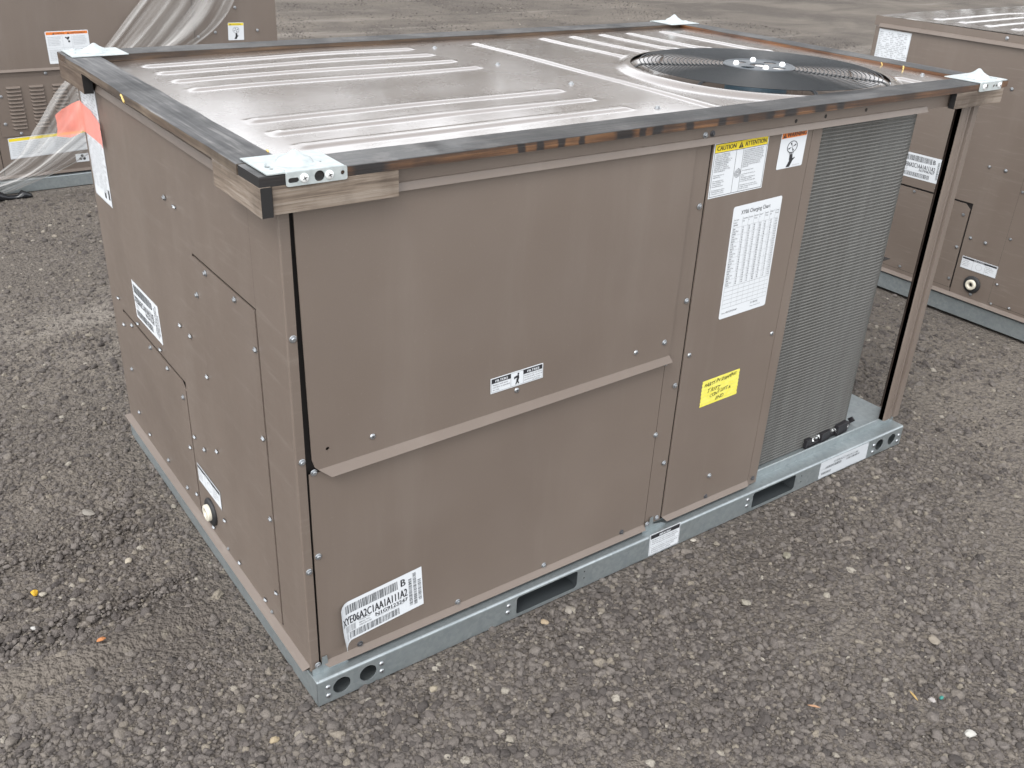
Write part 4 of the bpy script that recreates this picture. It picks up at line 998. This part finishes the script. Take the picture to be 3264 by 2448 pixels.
ground = mb.build('gravel_yard', ['gravel_bed']); ground['kind'] = 'structure'

# loose stones: instanced within geometry nodes, one uncountable mass
m = mat('stone', (0.08515, 0.0816, 0.07425), .85, spec=.3); t = NT(m)
at = t.n('ShaderNodeAttribute', attribute_type='INSTANCER', attribute_name='tint')
c = t.ramp(at.outputs['Fac'], [(0, (.050, .043, .040)), (.22, (.085, .073, .067)), (.5, (.115, .100, .090)), (.74, (.143, .126, .114)), (.93, (.158, .137, .116)), (.98, (.200, .174, .138)), (1.0, (.30, .275, .235))])
c = t.mix(t.g(t.noise(t.coords(), 2.2, 4), (.35, .65), (0, .4)), c, (0.08188, 0.07412, 0.0675)); t.l(c, t.b.inputs['Base Color'])
t.bump(t.noise(t.coords(), 5, 4), .4, .05)

emit = MB(); vid = {}; dens = []
step = .11
def frustum(x, y):
    q = cam_mat_inv @ V(x, y, 0)
    if q.z > -.3: return False
    return abs(q.x/-q.z) < .536+.20 and -q.y/-q.z < .402+.16
bpy.context.view_layer.update()
cam_mat_inv = cam.matrix_world.inverted()
nx = int(14/step); ny2 = int(15/step)
for i in range(nx):
    for j in range(ny2):
        x = -2.6+i*step; y = -1.9+j*step
        if not frustum(x+step/2, y+step/2): continue
        q = []
        for (a, b) in ((i, j), (i+1, j), (i+1, j+1), (i, j+1)):
            if (a, b) not in vid:
                X, Y = -2.6+a*step, -1.9+b*step; vid[a, b] = len(emit.v); emit.v.append((X, Y, gz(X, Y)))
                d = math.hypot(X-CX, Y-CY, 1.7); f = min(1, (2.3/d)**2.3)
                inside = any(a_+.035 < X < b_-.035 and c_+.035 < Y < d_-.035 for (a_, b_, c_, d_) in ((0, 2.26, 0, 1.454), (3.515, 5.78, -.117, 1.34), (-.34, 1.92, 4.53, 5.99)))
                dens.append(0.0 if inside else f)
            q.append(vid[a, b])
        emit.f.append(tuple(q)); emit.m.append(0); emit.s.append(False)
gme = emit.mesh('gravel', ['stone']); at_ = gme.attributes.new('dens', 'FLOAT', 'POINT'); at_.data.foreach_set('value', dens)
gravel = bpy.data.objects.new('gravel', gme); COL.objects.link(gravel); tag(gravel, 'loose grey and tan gravel covering the yard', 'gravel', kind='stuff')
ng = bpy.data.node_groups.new('gravel', 'GeometryNodeTree')
ng.interface.new_socket('Geometry', in_out='INPUT', socket_type='NodeSocketGeometry'); ng.interface.new_socket('Geometry', in_out='OUTPUT', socket_type='NodeSocketGeometry')
gi = ng.nodes.new('NodeGroupInput'); go = ng.nodes.new('NodeGroupOutput'); lk = ng.links.new
join = ng.nodes.new('GeometryNodeJoinGeometry')
var = ng.nodes.new('GeometryNodeJoinGeometry')
for k in range(7):
    ico = ng.nodes.new('GeometryNodeMeshIcoSphere'); ico.inputs['Radius'].default_value = 1; ico.inputs['Subdivisions'].default_value = 2
    sp = ng.nodes.new('GeometryNodeSetPosition'); nz = ng.nodes.new('ShaderNodeTexNoise'); nz.noise_dimensions = '4D'; nz.inputs['W'].default_value = k*9.7; nz.inputs['Scale'].default_value = .75; nz.inputs['Detail'].default_value = 1.5
    vm = ng.nodes.new('ShaderNodeVectorMath'); vm.operation = 'SUBTRACT'; vm.inputs[1].default_value = (.5, .5, .5)
    vs = ng.nodes.new('ShaderNodeVectorMath'); vs.operation = 'SCALE'; vs.inputs['Scale'].default_value = 2.3
    lk(nz.outputs['Color'], vm.inputs[0]); lk(vm.outputs[0], vs.inputs[0]); lk(ico.outputs['Mesh'], sp.inputs['Geometry']); lk(vs.outputs[0], sp.inputs['Offset'])
    tr = ng.nodes.new('GeometryNodeTransform'); tr.inputs['Scale'].default_value = (1.0+.12*(k % 3), .95-.1*(k % 2), .66+.07*(k % 4)); lk(sp.outputs[0], tr.inputs['Geometry'])
    sm = ng.nodes.new('GeometryNodeSetMaterial'); sm.inputs['Material'].default_value = MATS['stone']; lk(tr.outputs[0], sm.inputs['Geometry'])
    ss = ng.nodes.new('GeometryNodeSetShadeSmooth'); ss.inputs['Shade Smooth'].default_value = (k % 3 == 0); lk(sm.outputs[0], ss.inputs[0])
    g2 = ng.nodes.new('GeometryNodeGeometryToInstance'); lk(ss.outputs[0], g2.inputs[0]); lk(g2.outputs[0], var.inputs[0])
def layer(seed, density, r0, r1, power, tint_pow, lo, hi):
    dp = ng.nodes.new('GeometryNodeDistributePointsOnFaces'); dp.distribute_method = 'RANDOM'; dp.inputs['Seed'].default_value = seed
    na = ng.nodes.new('GeometryNodeInputNamedAttribute'); na.data_type = 'FLOAT'; na.inputs['Name'].default_value = 'dens'
    mu = ng.nodes.new('ShaderNodeMath'); mu.operation = 'MULTIPLY'; mu.inputs[1].default_value = density
    pw = ng.nodes.new('ShaderNodeMath'); pw.operation = 'POWER'; pw.inputs[1].default_value = power
    pos = ng.nodes.new('GeometryNodeInputPosition'); nz = ng.nodes.new('ShaderNodeTexNoise'); nz.inputs['Scale'].default_value = 1.7; nz.inputs['Detail'].default_value = 3; lk(pos.outputs[0], nz.inputs['Vector'])
    mr = ng.nodes.new('ShaderNodeMapRange'); mr.inputs[1].default_value = .40; mr.inputs[2].default_value = .60; mr.inputs[3].default_value = lo; mr.inputs[4].default_value = hi; lk(nz.outputs['Fac'], mr.inputs[0])
    m2 = ng.nodes.new('ShaderNodeMath'); m2.operation = 'MULTIPLY'
    lk(na.outputs['Attribute'], pw.inputs[0]); lk(pw.outputs[0], mu.inputs[0]); lk(mu.outputs[0], m2.inputs[0]); lk(mr.outputs[0], m2.inputs[1]); lk(gi.outputs[0], dp.inputs['Mesh']); lk(m2.outputs[0], dp.inputs['Density'])
    pts_ = dp.outputs['Points']
    for (a_, b_, c_, d_) in ((0, 2.26, -.004, 1.454), (3.515, 5.775, -.121, 1.337), (-.34, 1.92, 4.526, 5.99)):
        dg = ng.nodes.new('GeometryNodeDeleteGeometry'); dg.domain = 'POINT'; px_ = ng.nodes.new('GeometryNodeInputPosition'); sx_ = ng.nodes.new('ShaderNodeSeparateXYZ'); lk(px_.outputs[0], sx_.inputs[0]); acc = None
        for ch, op, val in ((0, 'GREATER_THAN', a_), (0, 'LESS_THAN', b_), (1, 'GREATER_THAN', c_), (1, 'LESS_THAN', d_)):
            q_ = ng.nodes.new('ShaderNodeMath'); q_.operation = op; q_.inputs[1].default_value = val; lk(sx_.outputs[ch], q_.inputs[0])
            if acc is None: acc = q_.outputs[0]
            else:
                w_ = ng.nodes.new('ShaderNodeMath'); w_.operation = 'MULTIPLY'; lk(acc, w_.inputs[0]); lk(q_.outputs[0], w_.inputs[1]); acc = w_.outputs[0]
        lk(pts_, dg.inputs['Geometry']); lk(acc, dg.inputs['Selection']); pts_ = dg.outputs[0]
    io = ng.nodes.new('GeometryNodeInstanceOnPoints'); io.inputs['Pick Instance'].default_value = True
    def rv(ty, lo, hi, sd):
        x = ng.nodes.new('FunctionNodeRandomValue'); x.data_type = ty
        i0, i1 = {'FLOAT_VECTOR': (0, 1), 'FLOAT': (2, 3), 'INT': (4, 5)}[ty]; x.inputs[i0].default_value = lo; x.inputs[i1].default_value = hi; x.inputs['Seed'].default_value = sd
        return x.outputs[{'FLOAT_VECTOR': 0, 'FLOAT': 1, 'INT': 2}[ty]]
    lk(rv('INT', 0, 6, seed+1), io.inputs['Instance Index']); lk(rv('FLOAT_VECTOR', (-.45, -.45, 0), (.45, .45, 6.28), seed+2), io.inputs['Rotation'])
    ra = rv('FLOAT', 0.0, 1.0, seed+3); p2 = ng.nodes.new('ShaderNodeMath'); p2.operation = 'POWER'; p2.inputs[1].default_value = 2.0; lk(ra, p2.inputs[0])
    ma = ng.nodes.new('ShaderNodeMath'); ma.operation = 'MULTIPLY_ADD'; ma.inputs[1].default_value = r1-r0; ma.inputs[2].default_value = r0; lk(p2.outputs[0], ma.inputs[0]); lk(ma.outputs[0], io.inputs['Scale'])
    lk(pts_, io.inputs['Points']); lk(var.outputs[0], io.inputs['Instance'])
    st = ng.nodes.new('GeometryNodeStoreNamedAttribute'); st.data_type = 'FLOAT'; st.domain = 'INSTANCE'; st.inputs['Name'].default_value = 'tint'
    rt_ = rv('FLOAT', 0.0, 1.0, seed+4); p3 = ng.nodes.new('ShaderNodeMath'); p3.operation = 'POWER'; p3.inputs[1].default_value = tint_pow; lk(rt_, p3.inputs[0])
    lk(io.outputs[0], st.inputs['Geometry']); lk(p3.outputs[0], st.inputs['Value']); lk(st.outputs[0], join.inputs[0])
layer(10, 13000, .0024, .0058, 1.0, 1.2, .9, 1.1)
layer(20, 4800, .0046, .0108, .85, 1.05, .25, 1.6)
layer(30, 420, .0085, .0170, .6, 1.1, .10, 1.7)
layer(40, 34, .005, .011, .35, .25, .6, 1.2)
lk(join.outputs[0], go.inputs[0])
md = gravel.modifiers.new('scatter', 'NODES'); md.node_group = ng

# single stones, flakes and leaves one can pick out
def stone(x, y, r, col, label, seed, flat=.6, name='stone', cat_='stone'):
    mn = 'stone_%d' % seed; mat(mn, col, .75)
    bm = bmesh.new(); bmesh.ops.create_icosphere(bm, subdivisions=2, radius=1)
    for v_ in bm.verts:
        n_ = 1+.45*noise.noise(v_.co*1.1+V(seed*3.3, 0, 0))+.15*noise.noise(v_.co*3+V(seed, 1, 0)); v_.co *= n_; v_.co = V(v_.co.x*r*1.2, v_.co.y*r*.9, v_.co.z*r*flat)
    me = bpy.data.meshes.new(name); bm.to_mesh(me); bm.free(); me.materials.append(MATS[mn])
    o = bpy.data.objects.new(name, me); COL.objects.link(o); o.location = (x, y, gz(x, y)+r*flat*.65+.003); o.rotation_euler = (0, 0, seed*1.3); tag(o, label, cat_); return o
stone(1.443, -.667, 0.0151, (0.169, 0.146, 0.117), 'largest tan stone at the lower right of the gravel', 1)
stone(1.225, -.903, 0.0108, (0.33, 0.322, 0.298), 'white stone near the lower right corner', 2)
stone(.698, -.058, 0.0115, (0.187, 0.167, 0.143), 'pale stone in front of the left fork pocket of the rail', 3)
stone(.616, -.060, 0.0094, (0.23, 0.177, 0.117), 'tan stone just left of the pale one by the fork pocket', 4)
stone(.249, -.103, 0.0101, (0.205, 0.176, 0.132), 'ochre stone below the round rail holes', 5)
stone(-.453, .758, 0.0094, (0.433, 0.255, 0.0127), 'bright yellow pebble at the far left', 6)
stone(-.436, .742, 0.0086, (0.249, 0.225, 0.184), 'cream pebble touching the yellow pebble', 7)
stone(-.210, .767, 0.0101, (0.284, 0.251, 0.199), 'cream stone left of the side wall', 8)
stone(-.483, .619, 0.0079, (0.331, 0.323, 0.307), 'white pebble at the left below the yellow pebble', 9)
stone(1.391, -.217, 0.0122, (0.156, 0.144, 0.111), 'olive tan stone right of the rail label', 10)
stone(1.130, -.296, 0.0115, (0.187, 0.171, 0.139), 'sandy stone in the open gravel below the rail', 11)
stone(-.124, -.036, 0.0094, (0.221, 0.176, 0.111), 'ochre pebble at the lower left', 12)
stone(1.249, -.790, 0.0079, (0.264, 0.244, 0.232), 'pinkish white pebble beside the teal scrap', 13)
stone(1.21, .985-1.0, 0.0072, (0.261, 0.237, 0.204), 'small cream pebble by the rail below the service panel', 14)
def flake(pts, z, col, label, name, cat_, seed):
    mn = 'flake_%d' % seed; mat(mn, col, .7); mb = MB()
    cx = sum(p[0] for p in pts)/len(pts); cy = sum(p[1] for p in pts)/len(pts); c = (cx, cy, gz(cx, cy)+z+.004); n_ = len(pts)
    P = [(p[0], p[1], gz(p[0], p[1])+z+.003*noise.noise(V(i, seed, 0))) for i, p in enumerate(pts)]
    for i in range(n_): a, b = P[i], P[(i+1) % n_]; mb.poly([c, a, b]); mb.poly([tuple(V(*c)-V(0, 0, .0015)), tuple(V(*b)-V(0, 0, .0015)), tuple(V(*a)-V(0, 0, .0015))]); mb.quad(a, tuple(V(*a)-V(0, 0, .0015)), tuple(V(*b)-V(0, 0, .0015)), b)
    return tag(mb.build(name, [mn]), label, cat_)
def blob(x, y, rx, ry, n_=7, rot=0, seed=0):
    rnd_ = random.Random(seed); out = []
    for i in range(n_):
        a = 2*math.pi*i/n_; k = rnd_.uniform(.75, 1.15); u, v_ = rx*k*math.cos(a), ry*k*math.sin(a); out.append((x+u*math.cos(rot)-v_*math.sin(rot), y+u*math.sin(rot)+v_*math.cos(rot)))
    return out
flake(blob(-.357, .483, .013, .009, 8, .4, 1), .010, (0.375, 0.15, 0.0525), 'orange brown leaf lying on the gravel at the left', 'dry_leaf', 'leaf', 1)
flake(blob(1.270, -.800, .007, .005, 7, 0, 2), .011, (0.0225, 0.15, 0.1275), 'teal scrap of plastic on the gravel at the lower right', 'plastic_scrap', 'scrap', 2)
flake(blob(1.218, -.758, .018, .0025, 6, 1.2, 3), .012, (0.36, 0.2475, 0.0975), 'dry straw coloured twig beside the teal scrap', 'twig', 'twig', 3)
flake(blob(.976, -.648, .018, .0025, 6, -.9, 4), .012, (0.27, 0.15, 0.0825), 'curved brown twig left of the teal scrap', 'twig', 'twig', 4)
flake(blob(-.212, .767+.0, .001, .001, 4), -.02, (0.225, 0.225, 0.225), 'grey flake', 'stone_flake', 'stone', 5) if False else None
flake(blob(-.245, 1.05, .014, .026, 6, .5, 6), .007, (.17, .155, .135), 'flat pale stone slab on the gravel beside the side wall', 'stone_slab', 'stone', 6)

# unseen bare winter wood, added above the frame for its reflection in the roof sheet
mat('twigs', (.20, .185, .165), .8); mat('bark', (.13, .115, .10), .8)
wd = MB(); rnd = random.Random(21)
for k in range(114):
    az = math.radians(8+114*k/113+rnd.uniform(-.6, .6)); dist = rnd.uniform(52, 68); x = CX+dist*math.cos(az); y = CY+dist*math.sin(az)
    hgt_ = rnd.uniform(13.0, 18.0); wr = rnd.uniform(2.2, 3.4)
    wd.lathe((x, y, 0), [(.28, 0), (.20, hgt_*.35), (.10, hgt_*.6), (.03, hgt_*.95)], 6, mi=1)
    for q in range(16):        # limbs
        a = rnd.uniform(0, 6.28); z0 = hgt_*rnd.uniform(.25, .75); ln = wr*rnd.uniform(.6, 1.1)
        p0 = V(x, y, z0); p1 = p0+V(math.cos(a)*ln, math.sin(a)*ln, ln*rnd.uniform(.6, 1.3)); wd.tube([p0, p0.lerp(p1, .5)+V(0, 0, .2), p1], .05, 3, mi=1)
    for q in range(310):       # twig sprays
        while True:
            u = V(rnd.uniform(-1, 1), rnd.uniform(-1, 1), rnd.uniform(-1, 1))
            if u.length < 1: break
        c_ = V(x+u.x*wr, y+u.y*wr, hgt_*.60+u.z*hgt_*.40); d_ = V(rnd.gauss(0, 1), rnd.gauss(0, 1), abs(rnd.gauss(0, 1))+.6).normalized(); e_ = d_.cross(V(rnd.random(), rnd.random(), rnd.random())).normalized()
        wd.poly([c_-e_*.035, c_+e_*.035, c_+d_*rnd.uniform(.7, 1.5)+e_*.15, c_+d_*rnd.uniform(.5, 1.2)-e_*.13], 0)
    for q in range(60):        # undergrowth
        c_ = V(x+rnd.uniform(-2, 2), y+rnd.uniform(-2, 2), rnd.uniform(0, 3.2)); wd.poly([c_, c_+V(rnd.uniform(-.6, .6), rnd.uniform(-.6, .6), .2), c_+V(rnd.uniform(-.3, .3), rnd.uniform(-.3, .3), .9)], 0)
o = wd.build('added_treeline', ['twigs', 'bark']); tag(o, 'unseen line of bare winter trees added for the roof reflections', 'wood', kind='stuff')
